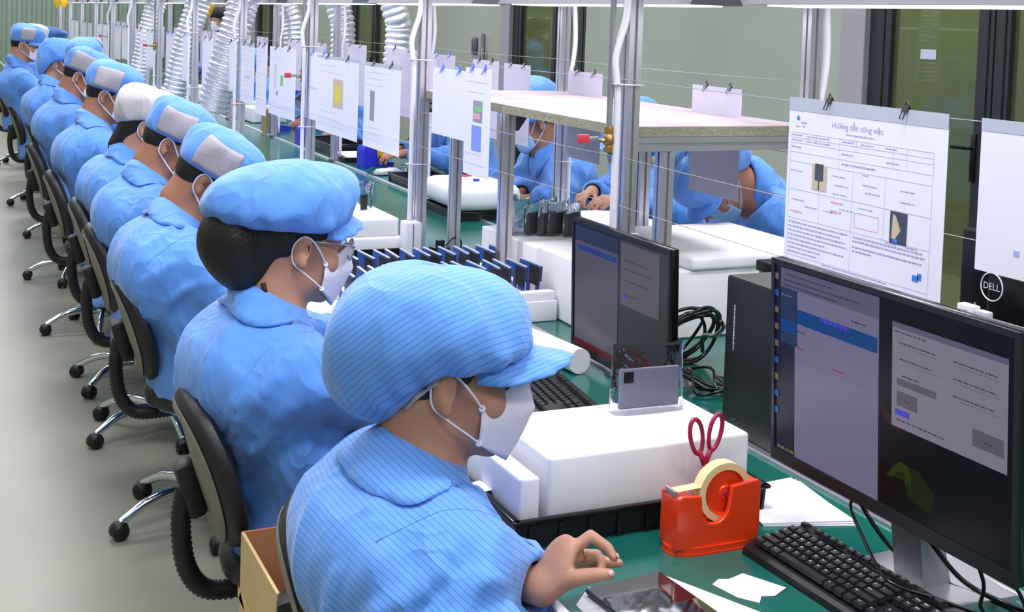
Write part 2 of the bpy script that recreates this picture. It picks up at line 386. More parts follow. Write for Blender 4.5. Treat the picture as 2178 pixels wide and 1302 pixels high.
def sdf_mesh(name, fn, lo, hi, h, m, parent=None, post=None):
    lo = np.array(lo, np.float32); hi = np.array(hi, np.float32); B = 4
    nb = np.ceil((hi - lo) / (h * B)).astype(int); n = nb * B + 1
    cc = [lo[i] + (np.arange(nb[i]) + 0.5) * h * B for i in range(3)]
    G = np.stack(np.meshgrid(*cc, indexing='ij'), -1).reshape(-1, 3).astype(np.float32)
    D = fn(G).reshape(nb); act = np.abs(D) < h * B * 1.15 + 0.012
    act2 = act.copy()
    V = np.where(D > 0, 1.0, -1.0).astype(np.float32)
    V = np.repeat(np.repeat(np.repeat(V, B, 0), B, 1), B, 2)
    V = np.pad(V, ((0, 1), (0, 1), (0, 1)), mode='edge')
    bi = np.argwhere(act2)
    off = np.stack(np.meshgrid(*[np.arange(B + 1)] * 3, indexing='ij'), -1).reshape(-1, 3)
    idx = (bi[:, None, :] * B + off[None]).reshape(-1, 3)
    flat = np.unique((idx[:, 0] * n[1] + idx[:, 1]) * n[2] + idx[:, 2])
    ii = np.stack([flat // (n[1] * n[2]), (flat // n[2]) % n[1], flat % n[2]], 1)
    pts = (lo + ii * h).astype(np.float32)
    V.reshape(-1)[flat] = fn(pts)
    # surface nets
    s = V < 0
    cs = [V[dx:n[0] - 1 + dx, dy:n[1] - 1 + dy, dz:n[2] - 1 + dz] for dx in (0, 1) for dy in (0, 1) for dz in (0, 1)]
    ss = np.stack([c < 0 for c in cs]); cnt = ss.sum(0); cell = (cnt > 0) & (cnt < 8)
    ci = np.argwhere(cell); val = np.stack([c[cell] for c in cs], 1)
    corner = np.array([(dx, dy, dz) for dx in (0, 1) for dy in (0, 1) for dz in (0, 1)], np.float32)
    acc = np.zeros((len(ci), 3), np.float32); num = np.zeros(len(ci), np.float32)
    for a in range(8):
        for b in range(a + 1, 8):
            if np.abs(corner[a] - corner[b]).sum() != 1: continue
            va, vb = val[:, a], val[:, b]; k = (va < 0) != (vb < 0)
            t = np.where(k, va / np.where(k, va - vb, 1), 0)
            acc += np.where(k[:, None], corner[a] + t[:, None] * (corner[b] - corner[a]), 0); num += k
    vert = lo + (ci + acc / num[:, None]) * h
    vid = -np.ones(cell.shape, np.int64); vid[cell] = np.arange(len(ci))
    quads = []
    for ax in range(3):
        sl0 = [slice(None)] * 3; sl1 = [slice(None)] * 3; sl0[ax] = slice(0, -1); sl1[ax] = slice(1, None)
        a, b = s[tuple(sl0)], s[tuple(sl1)]; e = np.argwhere(a != b)
        o1, o2 = [(1, 2), (2, 0), (0, 1)][ax]
        e = e[(e[:, o1] > 0) & (e[:, o2] > 0) & (e[:, o1] < n[o1] - 1) & (e[:, o2] < n[o2] - 1)]
        inside = s[e[:, 0], e[:, 1], e[:, 2]]
        def at(d1, d2):
            q = e.copy(); q[:, o1] -= d1; q[:, o2] -= d2; return vid[q[:, 0], q[:, 1], q[:, 2]]
        q = np.stack([at(1, 1), at(0, 1), at(0, 0), at(1, 0)], 1)
        q[~inside] = q[~inside][:, ::-1]; quads.append(q)
    quads = np.concatenate(quads); quads = quads[(quads >= 0).all(1)]
    me = bpy.data.meshes.new(name)
    me.vertices.add(len(vert)); me.vertices.foreach_set('co', vert.astype(np.float32).ravel())
    nq = len(quads); me.loops.add(nq * 4); me.polygons.add(nq)
    me.loops.foreach_set('vertex_index', quads.astype(np.int32).ravel())
    me.polygons.foreach_set('loop_start', np.arange(0, nq * 4, 4, dtype=np.int32))
    me.polygons.foreach_set('use_smooth', np.ones(nq, bool))
    me.update(calc_edges=True); me.validate()
    me.materials.append(m)
    o = link(bpy.data.objects.new(name, me))
    if parent is not None: o.parent = parent
    return o
# ------------------------------------------------------------------ room
X0, X1, Y0, Y1 = -3.0, 5.0, -2.5, 26.0
struct('floor', MB().span((X0, Y0, -0.1), (6.6, Y1, 0.0)), M_FLOOR)
struct('ceiling', MB().span((X0, Y0, CEIL_Z), (6.6, Y1, CEIL_Z + 0.1)), M_CEIL)
struct('wall_left', MB().span((X0 - 0.1, Y0, 0), (X0, Y1, CEIL_Z)), M_WALL)
struct('wall_back', MB().span((X0, Y0 - 0.1, 0), (6.6, Y0, CEIL_Z)), M_WALL)
end = struct('wall_end', MB().span((X0, Y1, 0), (6.6, Y1 + 0.1, CEIL_Z)), M_WALLEND)
_rib = MB().prism([(-0.06, 0), (-0.035, -0.035), (0.035, -0.035), (0.06, 0)], 0, CEIL_Z).mesh('rib', M_WALLEND)
for k in range(44):
    r = link(bpy.data.objects.new('rib', _rib)); r.parent = end; r.location = (X0 + 0.1 + 0.18 * k, Y1, 0)
struct('wall_behind', MB().span((6.5, Y0, 0), (6.6, Y1, CEIL_Z)), M_GWALL)
DOORS = [(5.81, 4.05), (10.85, 9.38), (16.0, 14.4), (21.4, 19.9)]   # far edge, near edge of each glazed opening
edges = [Y1] + [v for d in sorted(DOORS, reverse=True) for v in d] + [Y0]
wr = MB()
for a, b in zip(edges[0::2], edges[1::2]): wr.span((X1, b, 0), (X1 + 0.1, a, CEIL_Z))
for a, b in DOORS: wr.span((X1, b, 2.45), (X1 + 0.1, a, CEIL_Z))
struct('wall_right', wr, M_WALL)
bb = MB()
for a, b in zip(edges[0::2], edges[1::2]): bb.span((X1 - 0.015, b, 0), (X1, a, 0.1))
struct('baseboard_right', bb, M_PILAST)
for i, (a, b) in enumerate(DOORS):
    p = struct('trim_%d' % (i + 1), MB().box((X1 - 0.02, a + 0.105, CEIL_Z / 2), (0.05, 0.21, CEIL_Z), bev=0.006), M_PILAST)
    d = thing('door_%d' % (i + 1), None, None, (X1 + 0.03, 0, 0)); d['kind'] = 'structure'
    mid = a - 0.90
    for nm, y, w in (('stile', a - 0.09, 0.18), ('stile', mid, 0.11), ('stile', mid - 0.115, 0.10), ('stile', b + 0.06, 0.12)):
        f = MB().box((0, y, 1.225), (0.07, w, 2.45), bev=0.004).build(nm, M_DARK, d)
        MB().box((-0.036, y - w * 0.2, 1.225), (0.006, 0.008, 2.4)).build('groove', M_BLACKS, f)
    for z in (0.12, 2.38): MB().box((0.002, (a + b) / 2, z), (0.06, a - b, 0.16), bev=0.004).build('door_rail', M_DARK, d)
    for y0, y1 in ((a - 0.18, mid + 0.055), (mid - 0.165, b + 0.12)):
        MB().span((-0.005, y1, 0.2), (0.005, y0, 2.30)).build('glass_pane', M_GLASS, d)
    hb = MB().box((-0.042, mid - 0.115 + 0.155, 1.04), (0.012, 0.035, 0.26), bev=0.004)
    hb.tube([(-0.05, mid + 0.04, 1.09), (-0.085, mid + 0.04, 1.09), (-0.09, mid + 0.06, 1.09), (-0.09, mid + 0.15, 1.088)], 0.009, 8)
    hb.build('door_handle', M_BLACKS, d, True, 40)
    if i == 0:
        MB().box((-0.009, a - 0.46, 1.575), (0.003, 0.12, 0.055), bev=0.001).build('door_label', M_SLEEVE, d)
# phone on the wall between the doors
ph = thing('wall_phone', 'small grey wall phone with dark keypad on the green wall', 'phone', (X1 - 0.03, 11.62, 1.40))
MB().box((0, 0, 0), (0.05, 0.22, 0.30), bev=0.012).build('backplate', M_PILAST, ph, True, 40)
MB().box((-0.035, 0.01, 0.02), (0.03, 0.13, 0.17), bev=0.015).build('keypad', mat('dark grey phone plastic', rgb(70, 78, 86), 0.4), ph, True, 40)
MB().box((-0.02, -0.16, -0.06), (0.02, 0.03, 0.13), bev=0.006).build('cable_cover', M_PILAST, ph, True, 40)

# ceiling lamps
lamp_cols = {-1.2: 'over the open floor', 0.75: 'over the seated row', 3.1: 'over the far row'}
ORD = ['first', 'second', 'third', 'fourth', 'fifth', 'sixth', 'seventh', 'eighth', 'ninth', 'tenth', 'eleventh', 'twelfth', 'thirteenth', 'fourteenth', 'fifteenth', 'sixteenth']
for i, (x, y) in enumerate(LAMP_XY):
    t = thing('ceiling_lamp', 'white ceiling lamp panel %s, %s from the camera end' % (lamp_cols[x], ORD[i // 3]), 'lamp', (x, y, CEIL_Z), group='ceiling lamps %s' % lamp_cols[x])
    MB().span((-0.63, -0.18, -0.06), (0.63, 0.18, 0.0)).build('housing', M_WHITEP, t)
    MB().span((-0.60, -0.15, -0.068), (0.60, 0.15, -0.0601)).build('diffuser', M_LAMPW, t)

# ------------------------------------------------------------------ benches
YA, YB = -1.0, 22.0
def bench(name, label, xa, xb, trim_x, legs_x):
    t = thing(name, label, 'workbench', (0, 0, 0))
    MB().span((xa, YA, 0.715), (xb, YB, 0.75)).build('worktop', M_GREENTOP, t)
    for x in trim_x: MB().span((x - 0.012, YA, 0.70), (x + 0.012, YB, 0.757), bev=0.003).build('edge_trim', M_ALU, t)
    lm = MB().span((-0.02, -0.02, 0), (0.02, 0.02, 0.715)).mesh('leg', M_ALU)
    y = YA + 0.3
    while y < YB:
        for x in legs_x:
            o = link(bpy.data.objects.new('leg', lm)); o.parent = t; o.location = (x, y, 0)
        y += 1.58
    for x in legs_x: MB().span((x - 0.015, YA + 0.3, 0.64), (x + 0.015, YB - 0.3, 0.70)).build('apron_rail', M_ALU, t)
bench('workbench', 'long green topped workbench where the left row of workers sits', 0.90, 1.645, (0.90, 1.650), (0.98, 1.58))
bench('workbench', 'narrow green topped middle bench carrying the aluminium posts', 1.668, 2.288, (2.300,), (1.74, 2.22))
bench('workbench', 'green topped workbench of the workers who face left', 2.312, 2.98, (2.98,), (2.40, 2.88))

# ------------------------------------------------------------------ aluminium frames over the benches
def extr(w=0.04, s=0.008, d=0.012):
    h = w / 2; P = []
    for k in range(4):
        c, sn = [(1, 0), (0, 1), (-1, 0), (0, -1)][k]
        for u, v in ((h, -h), (h, -s / 2), (h - d, -s / 2), (h - d, s / 2), (h, s / 2)):
            P.append((u * c - v * sn, u * sn + v * c))
    return P
POST_Y = [-0.26, 1.33] + [2.92 + 1.58 * k for k in range(12)]
RAIL_Z = 1.80
post_mb = MB().prism(extr(), 0.75, RAIL_Z); post_me = post_mb.mesh('post', M_ALU)
cap_me = MB().box((0, 0, 0.757), (0.056, 0.056, 0.014), bev=0.002).mesh('post_foot', M_ALUD)
for X, lab in ((1.70, 'aluminium post frame standing between the near and middle benches'), (2.30, 'aluminium post frame along the bench of the far workers')):
    t = thing('post_frame', lab, 'frame', (X, 0, 0))
    for y in POST_Y:
        o = link(bpy.data.objects.new('post', post_me)); o.parent = t; o.location = (0, y, 0)
        c = link(bpy.data.objects.new('post_foot', cap_me)); c.parent = o
    MB().prism(extr(0.05), POST_Y[0], POST_Y[-1], ((1, 0, 0), (0, 0, 1), (0, 1, 0)), (0, 0, RAIL_Z + 0.025)).build('top_rail', M_ALU, t)
    if X < 2:
        for y in POST_Y: MB().prism(extr(), 0.02, 0.58, ((0, 1, 0), (0, 0, 1), (1, 0, 0)), (0, y, RAIL_Z + 0.022)).build('cross_rail', M_ALU, t)
# lamps under the frame
for k, y in enumerate(LED_Y):
    t = thing('bench_lamp', 'long grey bench lamp between the top rails, %s from the camera end' % ORD[k], 'lamp', (2.0, y + 0.75, 1.745), group='bench lamps under the top rails')
    MB().prism([(-0.09, 0), (0.09, 0), (0.06, 0.05), (-0.06, 0.05)], -0.66, 0.66, ((1, 0, 0), (0, 0, 1), (0, 1, 0))).build('housing', M_LAMPG, t)
    MB().box((0, 0, -0.002), (0.12, 1.2, 0.004)).build('diffuser', M_LAMPW, t)
    MB().span((-0.008, -0.5, 0.05), (0.008, -0.48, 0.1)).span((-0.008, 0.48, 0.05), (0.008, 0.5, 0.1)).build('hanger', M_STEEL, t)
# white conduits strapped to the near posts
for k, y in enumerate(POST_Y[2:10]):
    nm = ['nearest the small monitor', 'behind the masked worker in glasses', 'third from the camera', 'fourth from the camera', 'fifth from the camera', 'sixth from the camera', 'seventh from the camera', 'eighth from the camera'][k]
    t = thing('cable_conduit', 'white cable conduit tied to the near frame post %s' % nm, 'conduit', (1.655, y - 0.012, 0))
    zb = 0.90 if k else 0.80
    pts = spline([(0.022, 0, 1.79), (0.018, 0, 1.70), (-0.003, 0, 1.63), (-0.012, 0, 1.585), (-0.006, 0, 1.53), (0.0, 0, 1.46), (0, 0, 1.2), (0.001, 0, 1.0), (0, 0, zb)], 5)
    MB().tube(pts, 0.0100, 10).build('conduit', M_CONDUIT, t, True)
    for z in (1.522, 1.12):
        c = MB().tube([(-0.016, -0.014, z), (0.07, -0.014, z - 0.003)], 0.0022, 6).tube([(-0.016, 0.014, z), (-0.016, -0.018, z), (-0.010, -0.024, z + 0.002)], 0.0026, 6)
        c.build('cable_tie', M_WHITEP, t, True)
    if k:
        b = MB().box((0.0, -0.02, 0.825), (0.062, 0.075, 0.15), bev=0.003); b.build('junction_box', M_WHITEP, t, True, 40)
        MB().box((-0.004, -0.059, 0.825), (0.003, 0.002, 0.14)).build('lid_seam', M_ALUD, t)
# conduits on the back posts
for k, y in enumerate(POST_Y[2:8]):
    nm = ['beside the big instruction poster', 'above the laminate shelf end', 'third along', 'fourth along', 'fifth along', 'sixth along'][k]
    t = thing('cable_conduit', 'slim white conduit on the far frame post %s' % nm, 'conduit', (2.336, y - 0.01, 0))
    MB().tube(spline([(0.0, 0, 1.79), (0.012, 0, 1.62), (0.004, 0, 1.52), (-0.004, 0, 1.45), (0, 0, 1.1), (0, 0, 0.78)], 5), 0.0105, 8).build('conduit', M_CONDUIT, t, True)
    MB().tube([(-0.06, -0.014, 1.12), (0.012, -0.014, 1.118)], 0.002, 6).build('cable_tie', M_WHITEP, t, True)
# compressed-air drop pipes with ball valves
AIR = [(1.636, 2.915, 'beside the front post with the white conduit'), (1.655, 6.08, 'at the third post'), (1.655, 10.8, 'at the sixth post'), (1.655, 13.98, 'at the eighth post')]
for k, (x, y, w) in enumerate(AIR):
    t = thing('air_pipe', 'air pipe with brass valve and red lever %s' % w, 'pipe', (x, y, 0))
    zt = 1.405
    MB().tube([(0, 0, 1.79), (0, 0, zt)], 0.0085, 12).build('pipe', M_STEEL, t, True, 60)
    vb = MB().lathe([(0.0, zt + 0.002), (0.0125, zt + 0.002), (0.0135, zt - 0.004), (0.0135, zt - 0.016), (0.0115, zt - 0.018), (0.0155, zt - 0.028), (0.0155, zt - 0.042), (0.0115, zt - 0.050), (0.0135, zt - 0.052), (0.0135, zt - 0.066), (0.0, zt - 0.066)], seg=14)
    vb.tube([(-0.010, 0, zt - 0.035), (-0.026, 0, zt - 0.035)], 0.006, 8)
    v = vb.build('valve_body', M_BRASS, t, True, 35)
    h = MB().tube([(-0.024, 0, zt - 0.035), (-0.034, 0, zt - 0.035)], 0.0075, 6).box((-0.048, -0.002, zt - 0.031), (0.032, 0.004, 0.014), bev=0.001).build('lever', M_STEEL, v, True, 40)
    MB().box((-0.078, -0.002, zt - 0.030), (0.034, 0.010, 0.024), bev=0.003).build('lever_grip', M_RED, t, True, 40)

# ------------------------------------------------------------------ laminate shelf
t = thing('shelf', 'pinkish laminate shelf with raw chipboard edge on aluminium legs', 'shelf', (0, 0, 0))
SX0, SX1, SY0, SY1, SZ = 1.705, 2.335, 2.945, 4.53, 1.402
bd = MB().span((SX0, SY0, SZ - 0.027), (SX1, SY1, SZ)).build('board', M_CHIP, t)
MB().span((SX0 + 0.001, SY0 + 0.001, SZ), (SX1 - 0.001, SY1 - 0.001, SZ + 0.0015)).build('laminate_top', M_BOARD, bd)
for y in (SY0 + 0.02, SY1 - 0.03):
    MB().prism(extr(), 1.722, 2.28, ((0, 1, 0), (0, 0, 1), (1, 0, 0)), (0, y, SZ - 0.048)).build('shelf_rail', M_ALU, t)
for x, y in ((1.845, SY0 + 0.02), (1.715, 3.74), (2.24, 3.74), (1.845, SY1 - 0.03)):
    MB().prism(extr(), 0.75, SZ - (0.07 if y != 3.74 else 0.028), None, (x, y, 0)).build('shelf_leg', M_ALU, t)
for x, y, s in ((1.735, 3.74, 1), (1.72, SY1 - 0.03, -1)):
    MB().prism([(0, 0), (0.05, 0), (0.012, -0.055), (0, -0.055)], -0.018, 0.018, ((1, 0, 0), (0, 0, 1), (0, 1, 0)), (x, y, SZ - 0.028)).build('corner_bracket', mat('dark bracket', rgb(74, 72, 76), 0.4, metal=0.4), t)

# ------------------------------------------------------------------ lines stretched between the posts
for X, side in ((1.676, 'near'), (2.276, 'far')):
    for z, zz in ((1.535, 'top'), (1.322, 'middle'), (1.196, 'bottom')):
        pts = []; X = (1.676 if zz == 'top' else 1.682 if zz == 'middle' else 1.664) + (0.6 if side == 'far' else 0)
        for a, b in list(zip(POST_Y[:-1], POST_Y[1:]))[(2 if side == 'far' else 0):]:
            pts += [(X, a + (b - a) * q, z - 0.006 * math.sin(math.pi * q)) for q in (0, .25, .5, .75)]
        m = MB().tube(pts, 0.00095 if side == 'near' else 0.0008, 5).build('hanging_line', M_WIRE, None, True)
        tag(m, 'thin pale %s line strung along the %s row of posts' % (zz, side), 'line')

# ------------------------------------------------------------------ sheets clipped to the lines
rs = random.Random(4)
def sheet(X, ya, yb, z0, z1, label, clips='k', top=0.0, prints=(), lean=0.0, group=None, lines=0):
    """hanging sheet facing the left row; y from yb (near) to ya (far); PRINTS = (y0,y1,z0,z1,material) in 0..1 from the far bottom corner"""
    w, h = ya - yb, z1 - z0
    t = thing('hanging_sheet', label, 'sheet', (X, (ya + yb) / 2, z1), group=group)
    t.rotation_euler = (0, lean, 0)
    sh = MB().span((-0.0006, -w / 2, -h), (0.0006, w / 2, 0)).build('paper', M_SHEET_SHADED if X > 2 else M_SHEET, t)
    if top: MB().span((-0.0013, -w / 2, -top), (0.0013, w / 2, 0.0)).build('sleeve_top', M_SLEEVE, t)
    if prints or lines:
        for k, (a, b, c, d, m) in enumerate(prints):
            MB().span((-0.0011 - 0.0005 * k, w / 2 - b * w, -h + c * h), (-0.0006, w / 2 - a * w, -h + d * h)).build('picture', m, sh)
        if lines:
            mb = MB()
            for k in range(lines):
                zz = -h * (0.08 + 0.86 * (k + 0.5) / lines); a = 0.06; 
                if any((zz > -h + c * h - 0.01) and (zz < -h + d * h + 0.01) for (_, _, c, d, _) in prints): continue
                L = rs.uniform(0.3, 0.86)
                mb.span((-0.0011, w / 2 - w * (a + L), zz - 0.0012), (-0.0008, w / 2 - w * a, zz + 0.0012))
            if mb.v: tag(mb.build('print_lines', M_INKG, sh), kind='stuff')
    for f in (0.28, 0.76):
        yc = w / 2 - f * w; cl = MB()
        cl.prism([(-0.006, 0), (0.006, 0), (0.0015, 0.011), (-0.0015, 0.011)], yc - 0.008, yc + 0.008, ((1, 0, 0), (0, 0, 1), (0, 1, 0)), (0, 0, -0.004))
        cl.tube([(-0.006, yc - 0.005, -0.003), (-0.012, yc - 0.005, -0.018), (-0.012, yc + 0.005, -0.018), (-0.006, yc + 0.005, -0.003)], 0.0012, 5)
        cl.tube([(0.002, yc - 0.006, 0.006), (0.0, yc, 0.016), (0.002, yc + 0.006, 0.006)], 0.0016, 5)
        cl.build('clip', M_CLIP if clips == 'k' else M_CLIPB, t, True, 40)
    return t, sh

PZ = 1.538
t, sh = sheet(1.676, 2.192, 1.724, 1.174, PZ, 'large white work instruction poster with title, diagrams and photos behind the big monitor', top=0.028)
# its print: the sheet runs from the far edge (left in view) to the near edge
Wd, Hd = 0.468, 0.364
def py(u): return Wd / 2 - u * Wd
mb = MB(); mr = MB(); mB = MB()
O = lambda u, v: (-0.0012, py(u), -v * Hd)
text_mb(mb, 'H\u01b0\u1edbng d\u1eabn c\u00f4ng vi\u1ec7c', 0.0175, O(0.47, 0.135), (0, -1, 0), (0, 0, 1))
def row(u0, u1, v, h=0.0016, m=None): (m or mb).span((-0.0012, py(u1), -v * Hd - h / 2), (-0.0009, py(u0), -v * Hd + h / 2))
def words(u0, u1, v, h=0.003, m=None):
    u = u0
    while u < u1 - 0.004:
        l = rs.uniform(0.008, 0.026); row(u, min(u + l, u1), v, h * rs.uniform(0.7, 1.0), m); u += l + 0.006
words(0.40, 0.58, 0.178, 0.003)
thin = MB()
def hl(u0, u1, v): thin.span((-0.0012, py(u1), -v * Hd - 0.0004), (-0.0010, py(u0), -v * Hd + 0.0004))
def vl(u, v0, v1): thin.span((-0.0012, py(u) - 0.0004, -v1 * Hd), (-0.0010, py(u) + 0.0004, -v0 * Hd))
for v in (0.205, 0.235, 0.265, 0.32, 0.375, 0.54, 0.71, 0.93, 0.955): hl(0.02, 0.93, v)
for u, a, b in ((0.02, 0.205, 0.955), (0.93, 0.205, 0.955), (0.13, 0.205, 0.265), (0.2, 0.205, 0.265), (0.36, 0.205, 0.375), (0.47, 0.205, 0.265), (0.70, 0.205, 0.32), (0.78, 0.205, 0.32), (0.46, 0.375, 0.93), (0.24, 0.375, 0.71), (0.66, 0.375, 0.71)): vl(u, a, b)
for u, v in ((0.03, 0.22), (0.14, 0.222), (0.22, 0.22), (0.38, 0.22), (0.5, 0.222), (0.65, 0.22), (0.03, 0.25), (0.14, 0.25), (0.22, 0.25), (0.03, 0.29), (0.38, 0.29), (0.66, 0.295)): words(u, u + 0.075, v, 0.0028)
words(0.38, 0.60, 0.345, 0.004)
for u, v in ((0.03, 0.43), (0.32, 0.42), (0.34, 0.47), (0.52, 0.44), (0.54, 0.48), (0.75, 0.43), (0.75, 0.49), (0.05, 0.60), (0.14, 0.63), (0.27, 0.63), (0.38, 0.60), (0.5, 0.57), (0.33, 0.52)): words(u, u + 0.09, v, 0.0022)
words(0.52, 0.56, 0.385, 0.003, mr); words(0.04, 0.13, 0.67, 0.004, mr); words(0.32, 0.40, 0.57, 0.004, mr); words(0.32, 0.40, 0.62, 0.004, mr)
for v in (0.60, 0.68): row(0.48, 0.63, v, 0.0008, mr)
for u in (0.48, 0.63): mr.span((-0.0012, py(u) - 0.0004, -0.68 * Hd), (-0.0010, py(u) + 0.0004, -0.60 * Hd))
for k, v in enumerate((0.735, 0.76, 0.785, 0.81, 0.835, 0.86, 0.885, 0.91)): words(0.03, (0.44, 0.40, 0.43, 0.44, 0.30, 0.42, 0.26, 0.24)[k], v, 0.0034)
for k, v in enumerate((0.735, 0.757, 0.79, 0.812)): words(0.475, (0.90, 0.91, 0.90, 0.60)[k], v, 0.0036)
words(0.68, 0.74, 0.72, 0.003); words(0.80, 0.86, 0.72, 0.003)
for v in (0.94, 0.967): words(0.28, 0.70, v, 0.002)
# emblem at the top left and the small blue mark at the lower right
text_mb(mr, '\u2013', 0.03, O(0.068, 0.165), (0, -1, 0), (0, 0, 1)); mB.add([O(0.055, 0.125), O(0.068, 0.10), O(0.081, 0.125), O(0.068, 0.135)], [(0, 1, 2, 3)])
words(0.09, 0.135, 0.145, 0.004); words(0.10, 0.125, 0.165, 0.002)
mB.box((-0.0012, py(0.86), -0.868 * Hd), (0.0006, 0.016, 0.011)); mB.box((-0.0012, py(0.882), -0.855 * Hd), (0.0006, 0.010, 0.012))
tag(mb.build('printed_text', M_INK, sh), kind='stuff'); tag(thin.build('table_rules', M_INKG, sh), kind='stuff')
tag(mr.build('red_print', M_INKR, sh), kind='stuff'); mB.build('blue_mark', M_INKB, sh)
def pic(u0, u1, v0, v1, m, n='photo', x=-0.0011): return MB().span((x - 0.0004, py(u1), -v1 * Hd), (x, py(u0), -v0 * Hd)).build(n, m, sh)
pic(0.185, 0.285, 0.372, 0.52, M_PHOTOT); pic(0.205, 0.262, 0.368, 0.465, M_PHOTOD, 'photo', -0.0016); pic(0.229, 0.236, 0.465, 0.52, M_PHOTOD, 'photo', -0.0016)
pic(0.70, 0.80, 0.545, 0.715, M_PHOTOD); 
MB().prism([(py(0.712), -0.69 * Hd), (py(0.735), -0.69 * Hd), (py(0.765), -0.64 * Hd), (py(0.735), -0.57 * Hd), (py(0.718), -0.56 * Hd)], -0.0019, -0.0015, ((0, 1, 0), (0, 0, 1), (1, 0, 0))).build('photo', M_PHOTOT, sh)
pic(0.722, 0.75, 0.69, 0.71, M_INKB, 'photo', -0.0021)
t, sh = sheet(1.676, 1.645, 1.17, 1.269, PZ, 'white instruction sheet cut off at the right edge beside the big poster', top=0.022)
MB().span((-0.0011, 0.04, -0.20), (-0.0007, 0.12, -0.15)).build('photo', mat('faint grey photo', rgb(205, 202, 218), 0.6), sh)
MB().box((-0.0011, 0.145, -0.225), (0.0006, 0.012, 0.010)).build('blue_mark', mat('faint blue mark', rgb(170, 180, 240), 0.6), sh)
# near line, going away from the camera
sheet(1.676, 4.335, 3.99, 1.255, 1.50, 'white sheet with blue clips left of the shelf board', 'b', 0.0, ((0.06, 0.6, .3, .5, M_PHOTOG),)[:0], lines=0)
sheet(1.662, 3.985, 3.765, 1.15, 1.517, 'tall white sheet with a rainbow thermal picture in front of the shelf', 'b', 0.0,
      ((0.34, 0.70, 0.50, 0.70, M_PHOTOG), (0.42, 0.68, 0.60, 0.65, M_PHOTOE), (0.38, 0.62, 0.53, 0.58, M_INKR), (0.32, 0.68, 0.24, 0.47, mat('violet blue printed block', rgb(128, 150, 235), 0.6))), lines=9)
sheet(1.676, 5.155, 4.69, 1.122, 1.486, 'white sheet with a narrow grey strip picture beside the second post', 'k', 0.015, ((0.18, 0.31, 0.32, 0.67, M_PHOTOG),), lines=12)
sheet(1.676, 5.90, 5.24, 1.125, 1.487, 'wide white sheet with a yellow and grey photo', 'k', 0.012, ((0.42, 0.66, 0.35, 0.72, M_PHOTOT), (0.47, 0.6, 0.42, 0.62, M_PHOTOY)), lines=10)
sheet(1.686, 6.13, 5.72, 1.16, 1.495, 'white sheet with blue clips half behind the yellow photo sheet', 'b', 0.0, (), lines=0)
sheet(1.676, 6.86, 6.30, 1.125, 1.497, 'white sheet with small yellow green diagrams beside the third post', 'k', 0.0, ((0.2, 0.3, 0.4, 0.75, M_INKG), (0.45, 0.55, 0.45, 0.6, M_PHOTOE), (0.3, 0.36, 0.3, 0.36, M_PHOTOG)), lines=6)
sheet(1.676, 7.18, 6.93, 1.10, 1.50, 'narrow white strip sheet between the third and fourth posts', 'k', lines=14)
sheet(1.676, 7.58, 7.23, 1.14, 1.50, 'white sheet with pale yellow lines before the fourth post', 'k', 0.02, ((0.3, 0.7, 0.4, 0.46, M_INKG),), lines=10)
# far line
sheet(2.276, 3.50, 3.22, 1.14, 1.492, 'shaded grey sheet hanging behind the shelf in front of the bowed worker', 'k', 0.012)
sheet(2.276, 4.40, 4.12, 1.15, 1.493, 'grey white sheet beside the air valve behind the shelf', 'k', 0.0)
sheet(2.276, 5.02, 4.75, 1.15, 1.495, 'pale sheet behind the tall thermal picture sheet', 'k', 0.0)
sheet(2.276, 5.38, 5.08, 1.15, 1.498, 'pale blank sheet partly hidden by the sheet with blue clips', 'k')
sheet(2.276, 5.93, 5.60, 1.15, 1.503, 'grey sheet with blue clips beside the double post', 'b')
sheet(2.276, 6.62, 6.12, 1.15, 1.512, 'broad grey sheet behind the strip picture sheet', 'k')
sheet(2.276, 7.42, 6.98, 1.15, 1.51, 'small shaded sheet behind the yellow photo sheet', 'k')
names = ['near', 'far']
FAR_SHEETS = []
cnt = {'near': 0, 'far': 0}
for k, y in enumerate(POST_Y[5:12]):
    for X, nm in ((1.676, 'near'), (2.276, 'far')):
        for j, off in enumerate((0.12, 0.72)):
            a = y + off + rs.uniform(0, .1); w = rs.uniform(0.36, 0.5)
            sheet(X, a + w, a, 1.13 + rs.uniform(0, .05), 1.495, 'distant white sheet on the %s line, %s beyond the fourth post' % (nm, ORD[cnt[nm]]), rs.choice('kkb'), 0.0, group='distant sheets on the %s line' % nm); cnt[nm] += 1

# ------------------------------------------------------------------ flexible extraction ducts
def duct(pts, r, label, pitch=0.036):
    C = spline(pts, 10); t = thing('extraction_duct', label, 'duct', C[-1]); o = Vector(C[-1])
    P = [Vector(p) - o for p in C]; L = [0]
    for a, b in zip(P[:-1], P[1:]): L.append(L[-1] + (b - a).length)
    n = int(L[-1] / pitch); Q = []; R = []
    def atl(s):
        i = max(0, min(len(L) - 2, int(np.searchsorted(L, s)) - 1)); q = (s - L[i]) / max(1e-6, L[i + 1] - L[i]); return P[i].lerp(P[i + 1], q)
    for k in range(n):
        for q, rr in ((0.0, 0.86), (0.2, 0.985), (0.45, 1.0), (0.7, 0.985), (0.92, 0.86)):
            Q.append(atl((k + q) * pitch)); R.append(r * rr)
    MB().tube(Q, R, 18, caps=False).build('hose', M_FOIL, t, True, 50)
M_FOIL = mat('crinkled aluminium foil', rgb(236, 236, 244), 0.30, metal=0.75, var=0.04, bump=0.15, bscale=50)
duct([(2.15, 12.0, 3.3), (2.02, 11.9, 2.4), (1.83, 11.85, 1.77), (1.74, 11.86, 1.35), (1.66, 11.87, 0.93)], 0.095, 'slanting silver foil duct, the farthest of the three over the near bench')
